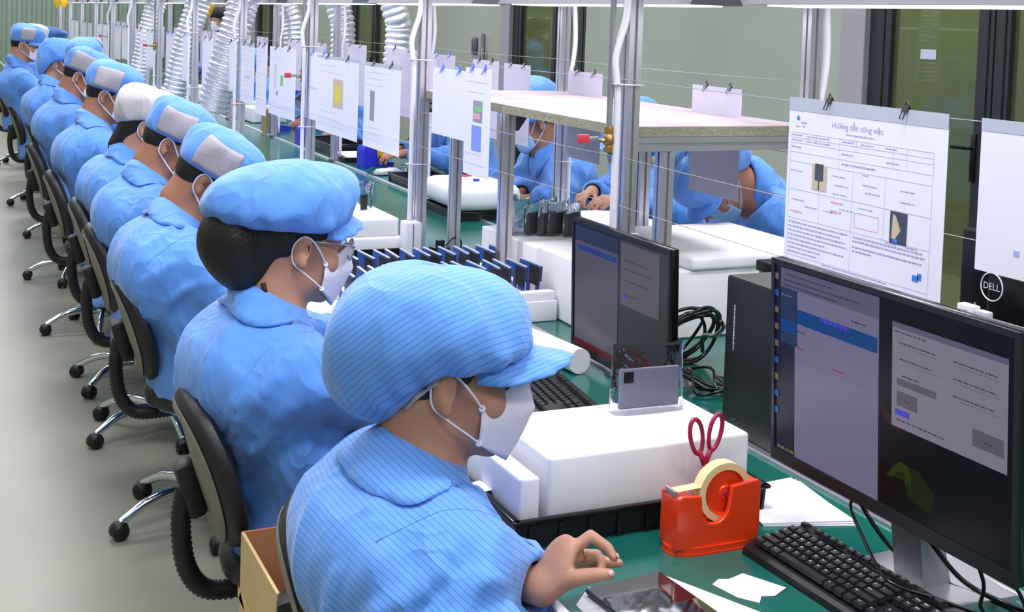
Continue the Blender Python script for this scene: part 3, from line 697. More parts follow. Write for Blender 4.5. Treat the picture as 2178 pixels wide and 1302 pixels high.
duct([(2.10, 9.9, 3.3), (1.98, 9.7, 2.4), (1.80, 9.65, 1.76), (1.71, 9.67, 1.4), (1.63, 9.69, 1.0)], 0.095, 'slanting silver foil duct, the middle one over the near bench')
duct([(2.08, 8.2, 3.3), (1.97, 8.05, 2.4), (1.78, 8.0, 1.76), (1.68, 8.02, 1.38), (1.595, 8.05, 1.0)], 0.10, 'slanting silver foil duct nearest the camera, by the fourth post')
duct([(2.30, 9.6, 3.3), (2.30, 9.5, 2.4), (2.40, 9.4, 1.79), (2.46, 9.35, 1.6), (2.47, 9.3, 1.2)], 0.085, 'silver foil duct over the far bench behind the fourth post')
duct([(2.38, 8.3, 3.3), (2.34, 8.2, 2.4), (2.43, 8.12, 1.79), (2.47, 8.10, 1.6), (2.47, 8.08, 1.25)], 0.085, 'silver foil duct over the far bench above the yellow photo sheet')
duct([(2.10, 6.9, 3.3), (2.16, 6.85, 2.4), (2.33, 6.70, 1.76), (2.37, 6.70, 1.6), (2.34, 6.70, 1.25)], 0.075, 'bright silver foil duct beside the double post')
# ------------------------------------------------------------------ people
def Ry(a): return np.array([[math.cos(a), 0, math.sin(a)], [0, 1, 0], [-math.sin(a), 0, math.cos(a)]])
def Rz(a): return np.array([[math.cos(a), -math.sin(a), 0], [math.sin(a), math.cos(a), 0], [0, 0, 1]])
def Rx(a): return np.array([[1, 0, 0], [0, math.cos(a), -math.sin(a)], [0, math.sin(a), math.cos(a)]])
def unit(v): v = np.asarray(v, float); return v / max(1e-9, np.linalg.norm(v))

def auto_hand(wr, d, n, side, curl=0.55):
    """finger chains of a hand at wrist WR pointing along D, palm facing N; side +1 left, -1 right"""
    d = unit(d); n = unit(np.asarray(n) - d * np.dot(n, d)); th = unit(np.cross(n, d)) * side   # towards the thumb
    wr = np.asarray(wr, float); out = []
    for k, (o, L) in enumerate(((0.030, (0.042, 0.026, 0.020)), (0.010, (0.046, 0.030, 0.022)), (-0.010, (0.042, 0.028, 0.020)), (-0.029, (0.033, 0.021, 0.018)))):
        base = wr + d * (0.088 - 0.006 * (k - 1) ** 2 * 0.6) + th * o; c = [base]; a = curl * (0.55 + 0.12 * k)
        for l in L:
            c.append(c[-1] + (d * math.cos(a) + n * math.sin(a)) * l); a += curl * 0.75
        out.append((c, [0.0105, 0.0092, 0.0083, 0.0070]))
    b = wr + d * 0.030 + th * 0.024 + n * 0.008
    t1 = b + d * 0.036 + th * 0.022 + n * 0.016; t2 = t1 + d * 0.030 + th * 0.002 + n * 0.012; t3 = t2 + d * 0.022 - th * 0.006 + n * 0.008
    out.append(([b, t1, t2, t3], [0.0150, 0.0120, 0.0105, 0.0082]))
    return dict(wrist=wr, d=d, n=n, th=th, chains=out)

class Person:
    def __init__(P, **k):
        P.s = 1.05; P.h = 0.012; P.pitch = 0.25; P.yaw = 0.0; P.roll = 0.0; P.cap = 'kepi'; P.capm = M_CAP; P.skin = M_SKIN; P.hair = 'short'
        P.hands = None; P.mask = 'fold'; P.maskm = M_MASK; P.glasses = False; P.coat = M_COAT; P.capm2 = None; P.group = None; P.trous = True; P.sit = True
        P.wide = 1.0; P.seed = 0.0; P.pelvis = (0.0, 0.0, 0.55); P.collar_tip = 0.05; P.detail = False; P.neckfwd = (-0.042, 0.0, -0.136); P.back = 0.0
        P.elb = None; P.wb = 0.8; P.ct = 0.70; P.buttons = False; P.coat_open = False; P.sh = 0.165; P.legs = True
        P.__dict__.update(k)
        P.build()
    def hp(P, *l): return P.E + P.R @ (P.s * np.array(l, float))
    def build(P):
        P.E = np.array(P.ear, float)
        P.R = Rz(P.yaw) @ Ry(P.pitch) @ Rx(P.roll)
        s = P.s
        t = P.t = thing('person', P.label, 'person', P.root, P.heading, P.group)
        Nk = P.N = P.E + Rz(P.yaw * 0.4) @ Ry(P.pitch * 0.55) @ (s * np.array(P.neckfwd))
        pel = np.array(P.pelvis, float)
        up = unit(Nk - pel); L = np.linalg.norm(Nk - pel)
        bulge = np.array([-0.030 - P.back, 0, 0])
        wa = pel + (Nk - pel) * 0.34 + bulge * P.wb; ch = pel + (Nk - pel) * P.ct + bulge * 0.85
        shc = pel + (Nk - pel) * 0.90 + np.array([-0.012, 0, 0]) - np.array([0, 0, 0.02])
        shl = shc + np.array([0.012, P.sh, -0.045]); shr = shc + np.array([0.012, -P.sh, -0.045])
        if P.hands is None:
            z = max(0.80, 0.0)
            P.hands = [auto_hand((pel[0] + 0.36, 0.09, z), (0.85, -0.35, -0.12), (-0.1, -0.4, -0.9), 1), auto_hand((pel[0] + 0.36, -0.09, z), (0.85, 0.35, -0.12), (-0.1, 0.4, -0.9), -1)]
        if P.elb is None: P.elb = [(pel[0] + 0.19, 0.25, 0.76), (pel[0] + 0.19, -0.25, 0.76)]
        el, er = [np.array(e, float) for e in P.elb]
        Hl, Hr = P.hands
        hp, R = P.hp, P.R
        hipl = pel + np.array([0.02, 0.09, -0.02]); hipr = pel + np.array([0.02, -0.09, -0.02])
        if P.sit: kl, kr = hipl + np.array([0.42, 0.03, 0.02]), hipr + np.array([0.42, -0.03, 0.02]); al, ar = kl * [1, 1, 0] + [-0.06, 0, 0.10], kr * [1, 1, 0] + [-0.06, 0, 0.10]
        else: kl, kr = hipl + np.array([0.03, 0.01, -0.42]), hipr + np.array([0.03, -0.01, -0.42]); al, ar = hipl * [1, 1, 0] + [-0.02, 0.01, 0.09], hipr * [1, 1, 0] + [-0.02, -0.01, 0.09]
        Yax = (0, 1, 0)
        # ---------------- skin
        def head(p):
            q = ((p - P.E.astype(np.float32)) @ R.astype(np.float32)) / s      # head-local
            d = ell(q, (-0.008, 0, 0.050), (0.096, 0.076, 0.080))
            d = smin(d, ell(q, (-0.040, 0, 0.015), (0.060, 0.062, 0.062)), 0.03)
            d = smin(d, ell(q, (0.046, 0, -0.012), (0.050, 0.060, 0.088)), 0.03)
            d = smin(d, ell(q, (0.042, 0, -0.068), (0.050, 0.052, 0.040)), 0.03)
            d = smin(d, sph(q, (0.078, 0, -0.100), 0.017), 0.03)
            for y in (1, -1): d = smin(d, sph(q, (0.064, y * 0.036, -0.022), 0.027), 0.02)
            for y in (1, -1): d = smax(d, -sph(q, (0.112, y * 0.033, 0.022), 0.019), 0.014)
            for y in (1, -1): d = smin(d, ell(q, (0.081, y * 0.032, 0.022), (0.014, 0.016, 0.011)), 0.006)
            d = smin(d, ell(q, (0.084, 0, 0.043), (0.013, 0.048, 0.009)), 0.012)
            d = smin(d, cone(q, (0.094, 0, 0.026), (0.114, 0, -0.022), 0.0075, 0.0125), 0.012)
            for y in (1, -1): d = smin(d, sph(q, (0.103, y * 0.012, -0.026), 0.008), 0.008)
            d = smin(d, ell(q, (0.094, 0, -0.056), (0.010, 0.024, 0.006)), 0.008); d = smin(d, ell(q, (0.092, 0, -0.067), (0.010, 0.020, 0.007)), 0.008)
            for y in (1, -1):
                Re = Rz(y * 0.42) @ Ry(0.22)
                e = ell(q, (-0.008, y * 0.080, 0.004), (0.019, 0.0075, 0.032), Re)
                e = smin(e, sph(q, (-0.002, y * 0.079, -0.026), 0.009), 0.010)
                e = smax(e, -ell(q, (-0.002, y * 0.0895, 0.006), (0.009, 0.008, 0.016), Re), 0.006)
                d = smin(d, e, 0.007)
            d = smin(d, cone(q, (-0.03, 0, -0.03), (-0.045, 0, -0.09), 0.052, 0.055), 0.03)
            return d * s
        def hand(p, H):
            w, dd, n, th = [np.asarray(H[q], float) for q in ('wrist', 'd', 'n', 'th')]
            Rm = np.stack([dd, th, n], 1)
            d = ell(p, w + dd * 0.040, (0.052, 0.036, 0.0155), Rm)
            for c, rr in H['chains']:
                f = None
                for a, b, ra, rb in zip(c[:-1], c[1:], rr[:-1], rr[1:]):
                    g = cone(p, a, b, ra, rb); f = g if f is None else np.minimum(f, g)
                m0 = w + dd * 0.02 + (np.asarray(c[0]) - w) * 0.35
                f = smin(f, cone(p, m0, c[0], 0.013, rr[0]), 0.006)
                d = smin(d, f, 0.0065)
            return d
        def skin(p):
            d = near(p, hp(0, 0, 0), 0.21 * s, head)
            d = smin(d, cone(p, hp(-0.032, 0, -0.045), Nk + [0.015, 0, -0.02], 0.056 * s, 0.062 * s), 0.03)
            d = smin(d, cone(p, wa, ch, 0.095, 0.10, (Yax, 1.4)), 0.05); d = smin(d, cone(p, pel, wa, 0.10, 0.095, (Yax, 1.45)), 0.05)
            d = smin(d, cone(p, ch, shc, 0.10, 0.075, (Yax, 1.5)), 0.05); d = smin(d, cone(p, shc, Nk, 0.075, 0.05), 0.04)
            for sp, ep, H in ((shl, el, Hl), (shr, er, Hr)):
                w = np.asarray(H['wrist'])
                d = smin(d, cone(p, sp, ep, 0.05, 0.040), 0.03); d = smin(d, cone(p, ep, w, 0.040, 0.027), 0.012)
                d = smin(d, near(p, w + np.asarray(H['d']) * 0.07, 0.15, lambda q, H=H: hand(q, H)), 0.016)
            if P.legs:
                for a, k, f in ((hipl, kl, al), (hipr, kr, ar)):
                    d = smin(d, cone(p, a, k, 0.075, 0.050), 0.03); d = smin(d, cone(p, k, f, 0.050, 0.035), 0.02)
                    d = smin(d, cone(p, f + [0.0, 0, -0.04], f + [0.15, 0, -0.055], 0.038, 0.030), 0.03)
            return d
        lo = np.min([pel - 0.25, Nk - 0.25, el - 0.12, er - 0.12, P.E - 0.24, np.array(Hl['wrist']) - 0.2, np.array(Hr['wrist']) - 0.2, ar - 0.15, al - 0.15], 0)
        hi = np.max([pel + 0.25, Nk + 0.25, el + 0.12, er + 0.12, P.E + 0.24, np.array(Hl['wrist']) + 0.2, np.array(Hr['wrist']) + 0.2, ar + 0.22, al + 0.22], 0)
        lo[2] = 0.0 if P.legs else pel[2] - 0.18
        body = sdf_mesh('body', skin, lo, hi, P.h * (0.5 if P.detail else 0.72), P.skin, t)
        # ---------------- smock
        Ne = unit(hp(-0.032, 0, -0.045) - Nk); Ac = unit(Ne + np.array([0.30, 0, 0])); P.Ac = Ac
        def folds(p, arms=True):
            f = 0.018 * ridged(p + 0.02 * wav(p, 6, P.seed)[:, None], 6.5, P.seed, (1.0, 1.0, 0.45)) ** 1.5 + 0.010 * ridged(p, 13.0, P.seed + 1, (0.6, 1.0, 0.8)) ** 1.5
            for sp, ep, H in ((shl, el, Hl), (shr, er, Hr)):
                w = np.asarray(H['wrist']); g = np.exp(-(sph(p, ep, 0.0) / 0.13) ** 2)
                ax = unit(w - sp); u = (p - ep.astype(np.float32)) @ ax.astype(np.float32)
                f = f + 0.012 * g * np.sin(u * 85 + 3.0 * wav(p, 8, P.seed + 2))
                g2 = np.exp(-(sph(p, sp + [0.03, 0, -0.08], 0.0) / 0.10) ** 2)
                f = f + 0.007 * g2 * np.sin(u * 70 + 2.5 * wav(p, 9, P.seed + 3))
            return f
        w_ = 1.42 * P.wide
        rr = random.Random(int(P.seed * 31) + 5)
        rid = []
        if P.h < 0.0115:
            def tor(t, ph, off=0.0):      # point on the torso surface: t 0 pelvis .. 1 neck base, ph 0 front, 90 left, 180 back
                c = pel + (Nk - pel) * t + bulge * (P.wb * t / 0.34 if t < 0.34 else P.wb + (1 - P.wb) * (t - 0.34) / 0.34 if t < 0.68 else (1 - t) / 0.32) ; ph = math.radians(ph); r = 0.140 + off - 0.03 * max(0, t - 0.7)
                return (c, unit([math.cos(ph), math.sin(ph) * 1.2, 0]), off)
            for k in range(16):
                s_ = rr.choice((1, -1)); t0 = rr.uniform(0.05, 0.5); p0 = s_ * rr.uniform(85, 175)
                t1 = t0 + rr.uniform(0.12, 0.34); p1 = p0 - s_ * rr.uniform(-25, 45)
                rid.append((tor(t0, p0, -0.004), tor((t0 + t1) / 2, (p0 + p1) / 2 + rr.uniform(-6, 6), 0.004), tor(t1, p1, -0.004), rr.uniform(0.006, 0.010)))
            for s_ in (1, -1):               # pulls from the armpit to the back and waist
                for k in range(5): rid.append((tor(0.80 - 0.05 * k, s_ * (92 + 4 * k), -0.004), tor(0.66 - 0.07 * k, s_ * (112 + 7 * k), 0.004), tor(0.50 - 0.09 * k, s_ * (140 + 4 * k), -0.006), 0.009))
            for sp, ep, H in ((shl, el, Hl), (shr, er, Hr)):
                w = np.asarray(H['wrist'])
                for A, B_, ra, rb, n_ in ((sp, ep, 0.079, 0.068, 10), (ep, ep + (w - ep) * 0.9, 0.066, 0.050, 8)):
                    ax = unit(B_ - A); u = unit(np.cross(ax, (0.2, 0.1, 1))); v = np.cross(ax, u); Ln = np.linalg.norm(B_ - A)
                    for k in range(n_):
                        t0 = rr.uniform(0.0, 0.85); t1 = min(1.0, t0 + rr.uniform(0.12, 0.35)); a0 = rr.uniform(0, 6.28); a1 = a0 + rr.choice((1, -1)) * rr.uniform(0.9, 1.9)
                        f_ = lambda t, a_, o: (A + (B_ - A) * t, u * math.cos(a_) + v * math.sin(a_), o)
                        rid.append((f_(t0, a0, -0.005), f_((t0 + t1) / 2, (a0 + a1) / 2, 0.003), f_(t1, a1, -0.005), rr.uniform(0.006, 0.0095)))
        def smock0(p):
            d = cone(p, pel, wa, 0.142, 0.140, (Yax, w_)); d = smin(d, cone(p, wa, ch, 0.140, 0.138, (Yax, w_)), 0.06)
            d = smin(d, cone(p, ch, shc, 0.138, 0.098, (Yax, w_ * 1.05)), 0.06)
            d = smin(d, cone(p, shc, Nk + Ne * 0.012, 0.090, 0.072), 0.05)
            d = smin(d, cone(p, shl + [0, -0.05, 0.012], shl, 0.075, 0.078), 0.05); d = smin(d, cone(p, shr + [0, 0.05, 0.012], shr, 0.075, 0.078), 0.05)
            d = smin(d, ell(p, pel + [0.03, 0, -0.07], (0.19, 0.225, 0.14)), 0.06)
            if P.sit: d = smin(d, cone(p, pel + [0.0, 0, 0.02], pel * [1, 1, 0] + [0.035, 0, 0.33], 0.165, 0.215, (Yax, 1.12)), 0.05)
            if P.sit:
                for a, k in ((hipl, kl), (hipr, kr)): d = smin(d, cone(p, a, a + (k - a) * 0.55, 0.105, 0.098), 0.05)
            else: d = smin(d, cone(p, pel, pel * [1, 1, 0] + [0, 0, 0.45], 0.16, 0.19, (Yax, 1.2)), 0.06)
            for sp, ep, H in ((shl, el, Hl), (shr, er, Hr)):
                w = np.asarray(H['wrist']); cu = ep + (w - ep) * 0.90
                a = cone(p, ep, cu, 0.068, 0.050)
                a = smax(a, ((p - cu.astype(np.float32)) @ unit(w - ep).astype(np.float32)) - 0.012, 0.01); a = smin(a, cone(p, sp, ep, 0.080, 0.068), 0.04)
                d = smin(d, a, 0.045)
            return d + folds(p) * -1.0 + 0.004
        if rid:
            ts = np.linspace(0.02, 0.30, 57, dtype=np.float32); fl = [q for r_ in rid for q in r_[:3]]
            Q = np.concatenate([np.asarray(c_, np.float32)[None] + ts[:, None] * np.asarray(d_, np.float32)[None] for c_, d_, o_ in fl])
            D = smock0(Q).reshape(len(fl), -1); pos = []
            for (c_, d_, o_), row_ in zip(fl, D):
                k = np.argmax(row_ > 0) if (row_ > 0).any() else 0
                pos.append(np.asarray(c_) + np.asarray(d_) * (ts[k] + o_ - 0.002) if k > 0 else None)
            rid = [(pos[3 * i], pos[3 * i + 1], pos[3 * i + 2], r_[3]) for i, r_ in enumerate(rid) if all(pos[3 * i + j] is not None for j in range(3))]
            rid = [r_ for r_ in rid if max(np.linalg.norm(r_[0] - r_[1]), np.linalg.norm(r_[1] - r_[2])) < 0.20]
        def smock(p):
            d = smock0(p)
            if rid:
                nz = d < 0.06
                if nz.any():
                    q = p[nz]; g = None
                    for a_, m_, b_, r_ in rid:
                        k = np.minimum(cone(q, a_, m_, r_ * 0.5, r_), cone(q, m_, b_, r_, r_ * 0.4)); g = k if g is None else np.minimum(g, k)
                    d[nz] = smin(d[nz], g, 0.022)
            d = smax(d, np.minimum((p - (Nk + Ne * 0.006).astype(np.float32)) @ Ac.astype(np.float32), 0.15 - sph(p, Nk, 0.0)), 0.012)
            if P.sit: d = smax(d, (0.385 + 0.018 * np.sin(p[:, 1] * 14 + P.seed) - p[:, 2]) * 0.9, 0.012)
            for H in (Hl, Hr):
                w = np.asarray(H['wrist']); dirw = unit(w - (el if H is Hl else er)); d = smax(d, -cone(p, w - dirw * 0.075, w + dirw * 0.1, 0.036, 0.038), 0.006)
            hole = cone(p, Nk - Ne * 0.06, Nk + Ne * 0.14, 0.064 * s, 0.070 * s)
            vn = cone(p, Nk + [0.05, 0, 0.02], Nk + np.array([0.135, 0, -0.075]) , 0.042, 0.012)
            d = smax(d, -smin(hole, vn, 0.03), 0.008)
            return d
        slo = lo - 0.06; shi = hi + 0.06; slo[2] = 0.31; shi[2] = Nk[2] + 0.16
        co = sdf_mesh('smock', smock, slo, shi, P.h * 0.9, P.coat, t)
        from mathutils.bvhtree import BVHTree
        bv = BVHTree.FromPolygons([v.co for v in co.data.vertices], [tuple(q.vertices) for q in co.data.polygons])
        P.smock = co; P.bv = bv; P.collar(co, Nk, Ne)
        if P.h < 0.0115:
            for sp, ep in ((shl, el), (shr, er)):
                ax = unit(unit(ep - sp) * 0.45 + np.array([0, 1.0 if sp is shl else -1.0, 0])); u = unit(np.cross(ax, (0.1, 0, 1))); v = np.cross(ax, u); c0 = sp - ax * 0.005; hit = []
                for a in np.linspace(0, 2 * math.pi, 61)[:-1]:
                    dr = u * math.cos(a) + v * math.sin(a); h_ = bv.ray_cast(Vector(c0 + dr * 0.20), Vector(-dr), 0.19)
                    hit.append(h_[0] if h_[0] is not None and (Vector(c0) - h_[0]).length < 0.15 else None)
                best, cur = [], []
                for q in hit + hit:
                    if q is not None and (not cur or (cur[-1] - q).length < 0.03): cur.append(q)
                    else: cur = [q] if q is not None else []
                    if len(cur) > len(best) and len(cur) <= 58: best = list(cur)
                if len(best) > 8: MB().tube([best[0]] + [(best[i - 1] + best[i] * 2 + best[i + 1]) / 4 for i in range(1, len(best) - 1)] + [best[-1]], 0.0018, 6).build('seam', P.coat, co, True)
            if P.detail:
                for k, t_ in enumerate((0.86, 0.66)):
                    o_ = pel + (Nk - pel) * t_; h_ = bv.ray_cast(Vector(o_ + [0.4, -0.006, 0]), Vector((-1, 0, 0)), 0.5)
                    if h_[0] is not None: MB().lathe([(0, 0.0025), (0.004, 0.003), (0.0065, 0.004), (0.0072, 0.002), (0.0072, -0.001), (0, -0.001)], h_[0], 14, rot=h_[1].to_track_quat('Z', 'Y').to_matrix()).build('button', M_BTN, co, True, 50)
                pl = []
                for t_ in np.linspace(0.94, 0.25, 22):
                    o_ = pel + (Nk - pel) * t_; h_ = bv.ray_cast(Vector(o_ + [0.4, -0.026, 0]), Vector((-1, 0, 0)), 0.5)
                    if h_[0] is not None: pl.append(h_[0])
                if len(pl) > 3: MB().tube(pl, 0.0022, 6).build('placket_edge', P.coat, co, True)
        if P.legs and P.trous:
            def trousers(p):
                d = None
                for a, k, f in ((hipl, kl, al), (hipr, kr, ar)):
                    g = smin(cone(p, a, k, 0.098, 0.080), cone(p, k, f, 0.080, 0.065), 0.03); d = g if d is None else smin(d, g, 0.03)
                d = smin(d, ell(p, pel + [0, 0, -0.03], (0.15, 0.18, 0.11)), 0.04)
                d = d - 0.006 * ridged(p, 11, P.seed + 4)
                return smax(d, 0.10 - p[:, 2], 0.01)
            tl = np.minimum(lo, [-0.3, -0.3, 0]); sdf_mesh('trousers', trousers, lo - 0.03, hi + 0.03, P.h * 1.1, M_COAT2, t)
            for f in (al, ar):
                sh = MB(); sh.box(f + [0.06, 0, -0.052], (0.25, 0.085, 0.05), bev=0.02); sh.box(f + [0.06, 0, -0.088], (0.26, 0.09, 0.022), bev=0.006)
                sh.build('shoe', M_WHITEP, t, True, 40)
        P.headgear(t)
    # ---------------- collar
    def collar(P, co, Nk, Ne):
        A = P.Ac; f = unit(np.array([1.0, 0, 0]) - A * A[0]); l = np.array([0, 1.0, 0]); rows = []
        prof = [(-0.004, -0.016), (-0.002, 0.010), (0.000, 0.026), (0.005, 0.034), (0.014, 0.032), (0.024, 0.018), (0.034, 0.000), (0.042, -0.016), (0.050, -0.032)]
        cw = getattr(P, 'collar_w', 1.0)
        prof = [(o, z) if o < 0.012 else (0.014 + (o - 0.014) * cw, 0.032 + (z - 0.032) * cw) for o, z in prof]
        N = 45
        for (o, z) in prof:
            r = []
            for i in range(N):
                a = (i / (N - 1) * 2 - 1) * math.radians(160)
                k = (1 - math.cos(a)) / 2
                outer = min(1.0, max(0.0, (o - 0.005) / (0.050 * cw - 0.005)))
                side = math.sin(a) ** 2
                rx = 0.071 + o; ry = 0.070 + o * (1 + 0.25 * outer)
                tip = P.collar_tip * outer * max(0.0, (abs(a) - 1.35) / 1.4) ** 1.6
                q = Nk + A * (0.006 + z - 0.010 * k - 0.014 * side * outer - tip) + f * (-math.cos(a) * rx + tip * 0.22) + l * math.sin(a) * (ry - 0.18 * tip)
                q = q + A * 0.003 * math.sin(a * 5 + P.seed) * outer
                if outer > 0.12:
                    h_ = P.bv.find_nearest(Vector(q))
                    if h_[0] is not None:
                        sd = (Vector(q) - h_[0]).dot(h_[1]); want = 0.004 + 0.002 * math.sin(a * 3)
                        if sd < want: q = np.array(h_[0] + h_[1] * want)
                        elif outer > 0.7 and sd > 0.010: q = np.array(h_[0] + h_[1] * 0.010)
                r.append(q)
            rows.append(r)
        c = MB().grid(rows).build('collar', P.coat, co, True)
        solidify(c, 0.003)
        if P.buttons:
            for q in P.buttons: MB().lathe([(0, 0.0015), (0.004, 0.002), (0.0062, 0.003), (0.0065, 0.001), (0, 0)], q[0], 14, rot=rotm('Y', q[1])).build('button', M_BTN, co, True, 50)
    # ---------------- cap, hair, mask, glasses
    def headgear(P, t):
        hp = P.hp; s = P.s; rs = np.random.RandomState(int(P.seed * 10) + 3)
        R3 = Matrix(P.R.tolist())
        st = P.cap
        # hair
        E, R = P.E, P.R
        def hl(p): return ((p - E.astype(np.float32)) @ R.astype(np.float32)) / s
        kind = P.hair
        def hair(p):
            q = hl(p)
            d = ell(q, (-0.010, 0, 0.050), (0.101, 0.080, 0.084)); d = smin(d, ell(q, (-0.045, 0, 0.010), (0.060, 0.066, 0.070)), 0.03)
            d = smax(d, (q[:, 0] - (0.052 if kind != 'bun' else 0.058)) - np.maximum(q[:, 2] - 0.02, -0.03) * 0.35, 0.008)      # hairline in front of the ear
            low = {'short': -0.028, 'bun': -0.050, 'long': -0.055}.get(kind, -0.01)
            d = smax(d, -(q[:, 2] - (low + np.clip(q[:, 0] + 0.03, 0, 0.2) * 0.42)), 0.012)
            ear = np.minimum(*[ell(q, (0.000, y * 0.080, -0.004), (0.026, 0.026, 0.038)) for y in (1, -1)])
            d = smax(d, -ear, 0.006)
            if kind == 'bun':
                b = ell(q, (-0.135, 0, 0.005), (0.080, 0.074, 0.088)); b = smin(b, ell(q, (-0.11, 0, -0.045), (0.060, 0.060, 0.062)), 0.03)
                d = smin(d, b, 0.03)
            if kind == 'long':
                d = smin(d, cone(q, (-0.055, 0, 0.02), (-0.085, 0, -0.11), 0.060, 0.045, ((0, 1, 0), 1.15)), 0.03)
            return d * s - 0.0015 * wav(p, 60, 1, (1, 1, 0.2))
        sdf_mesh('hair', hair, E - 0.26, E + 0.22, max(0.0065, P.h * 0.8), M_HAIR, t)
        if kind == 'bun' and P.detail:
            MB().tube([hp(-0.075, -0.055, -0.075), hp(-0.066, -0.060, -0.10), hp(-0.062, -0.058, -0.125), hp(-0.068, -0.055, -0.145)], [0.006, 0.005, 0.004, 0.002], 8).build('hair_strand', M_HAIR, t, True)
        # cap: hem ring -> bulge -> crown
        nT, nS = (96, 22) if P.h < 0.011 else (56, 14)
        SP = dict(
            bouffant=dict(hem=(0.058, 0.030, -0.074), rf=0.102, rb=0.098, ry=0.083, bulge=(0.030, 0.042, 0.090), zb=(0.108, 0.090, 0.058), top=0.212, topx=-0.030, crown=0.70, pleat=0.026),
            flat=dict(hem=(0.058, 0.040, 0.036), rf=0.104, rb=0.150, ry=0.090, bulge=(0.016, 0.034, 0.072), zb=(0.140, 0.100, 0.068), top=0.200, topx=0.012, crown=0.95, pleat=0.060),
            kepi=dict(hem=(0.050, 0.036, 0.028), rf=0.106, rb=0.106, ry=0.088, bulge=(0.034, 0.026, 0.024), zb=(0.112, 0.112, 0.108), top=0.180, topx=0.004, crown=0.72, pleat=0.040),
            soft=dict(hem=(0.052, 0.038, -0.020), rf=0.102, rb=0.106, ry=0.085, bulge=(0.035, 0.030, 0.075), zb=(0.110, 0.100, 0.075), top=0.190, topx=-0.01, crown=0.66, pleat=0.035),
            hood=dict(hem=(0.055, 0.020, -0.110), rf=0.102, rb=0.110, ry=0.088, bulge=(0.010, 0.020, 0.040), zb=(0.100, 0.080, 0.030), top=0.175, topx=-0.01, crown=0.62, pleat=0.020))[st]
        SP.update(getattr(P, 'capx', {}))
        # profile parameter: 0 hem, 0.5 widest, 1 crown centre
        def capP(th, v, off=0.0):
            c, sn = math.cos(th), math.sin(th)
            wf, wb, wsd = max(c, 0) ** 2, max(-c, 0) ** 2, sn * sn
            mix = lambda tr: tr[0] * wf + tr[1] * wsd + tr[2] * wb
            rx = SP['rf'] if c > 0 else SP['rb']
            r0 = 1.0 / math.sqrt((c / rx) ** 2 + (sn / SP['ry']) ** 2)
            zh, bu, zb = mix(SP['hem']), mix(SP['bulge']), mix(SP['zb'])
            if v < 0.5:
                a = v / 0.5 * math.pi / 2
                r = r0 + bu * math.sin(a) ** 0.8; z = zh + (zb - zh) * (1 - math.cos(a)) ** 0.9
            else:
                a = (v - 0.5) / 0.5 * math.pi / 2
                k = math.cos(a); r = (r0 + bu) * k ** SP['crown']; z = zb + (SP['top'] - zb) * math.sin(a) ** 0.95
            pl = SP['pleat'] * (math.sin(th * 17 + 2 * math.sin(3 * th + P.seed)) * max(0, 1 - abs(v - 0.12) / 0.35) + 0.5 * math.sin(th * 11 + P.seed) * max(0, 1 - abs(v - 0.62) / 0.3))
            if st == 'kepi' and v < 0.5: pl *= 0.25
            wob = 0.055 * math.sin(2 * th + 5.0 * v + P.seed * 2) * v * (1 - v) * 2 + 0.045 * math.sin(5 * th - 7 * v + P.seed) * v * (1 - v) * 2
            r *= (1 + pl + wob); r += off
            z += 0.020 * math.sin(3 * th + P.seed) * (v > 0.5) * (v - 0.5) * 2 * (1 - v) * 2
            if off: z += off * 0.6 * (v - 0.45)
            return hp(r * c + SP['topx'] * v * v, r * sn, z)
        rows = [[capP(2 * math.pi * j / nT, max(0.0, min(0.998, i / (nS - 1)))) for j in range(nT)] for i in range(nS)]
        # turned-in hem
        inner = [[hp(*( (np.array(P.R.T @ (p - E) / s)) * [0.955, 0.955, 1] + [0, 0, 0.012])) for p in rows[0]]]
        m = MB().grid(inner + rows, wrap=True)
        cap = m.build('cap', P.capm, t, True); solidify(cap, 0.002, -1)
        if st in ('bouffant',):
            # grey elastic band showing at the side of the hem
            rb = []
            for z in (0.0, 0.013): rb.append([hp(*((P.R.T @ (capP(math.radians(a), 0.0) - E) / s) * [0.975, 0.975, 1] + [0, 0, z - 0.011])) for a in np.linspace(222, 268, 14)])
            b = MB().grid(rb).build('elastic_band', M_PATCH, cap, True); solidify(b, 0.002)
        # visor
        if st != 'hood':
            vs = []; L = getattr(P, 'visor', 0.075); dr = getattr(P, 'vdrop', 0.22); W = math.radians(62)
            for i in range(7):
                u = i / 6; r = []
                for j in range(25):
                    a = (j / 24 * 2 - 1) * W; e = math.cos(a / W * math.pi / 2) ** 0.55
                    b = (P.R.T @ (capP(a, 0.02) - E)) / s
                    d = np.array([1.0, 0.42 * math.sin(a), 0]); d /= np.linalg.norm(d)
                    q = b * [0.985, 0.985, 1] + d * L * u * e + np.array([0, 0, 0.004 - dr * L * u * e - 0.030 * math.sin(a) ** 2 * u])
                    r.append(hp(*q))
                vs.append(r)
            v = MB().grid(vs).build('visor', P.capm, cap, True); solidify(v, 0.0035)
        if st == 'kepi' or getattr(P, 'patch', None):
            for (a0, a1, v0, v1) in getattr(P, 'patch', None) or [(-128, -62, 0.16, 0.66)]:
                pr = [[capP(math.radians(a), v, 0.0035) for a in np.linspace(a0, a1, 18)] for v in np.linspace(v0, v1, 8)]
                p = MB().grid(pr).build('mesh_patch', M_PATCH, cap, True); solidify(p, 0.002)
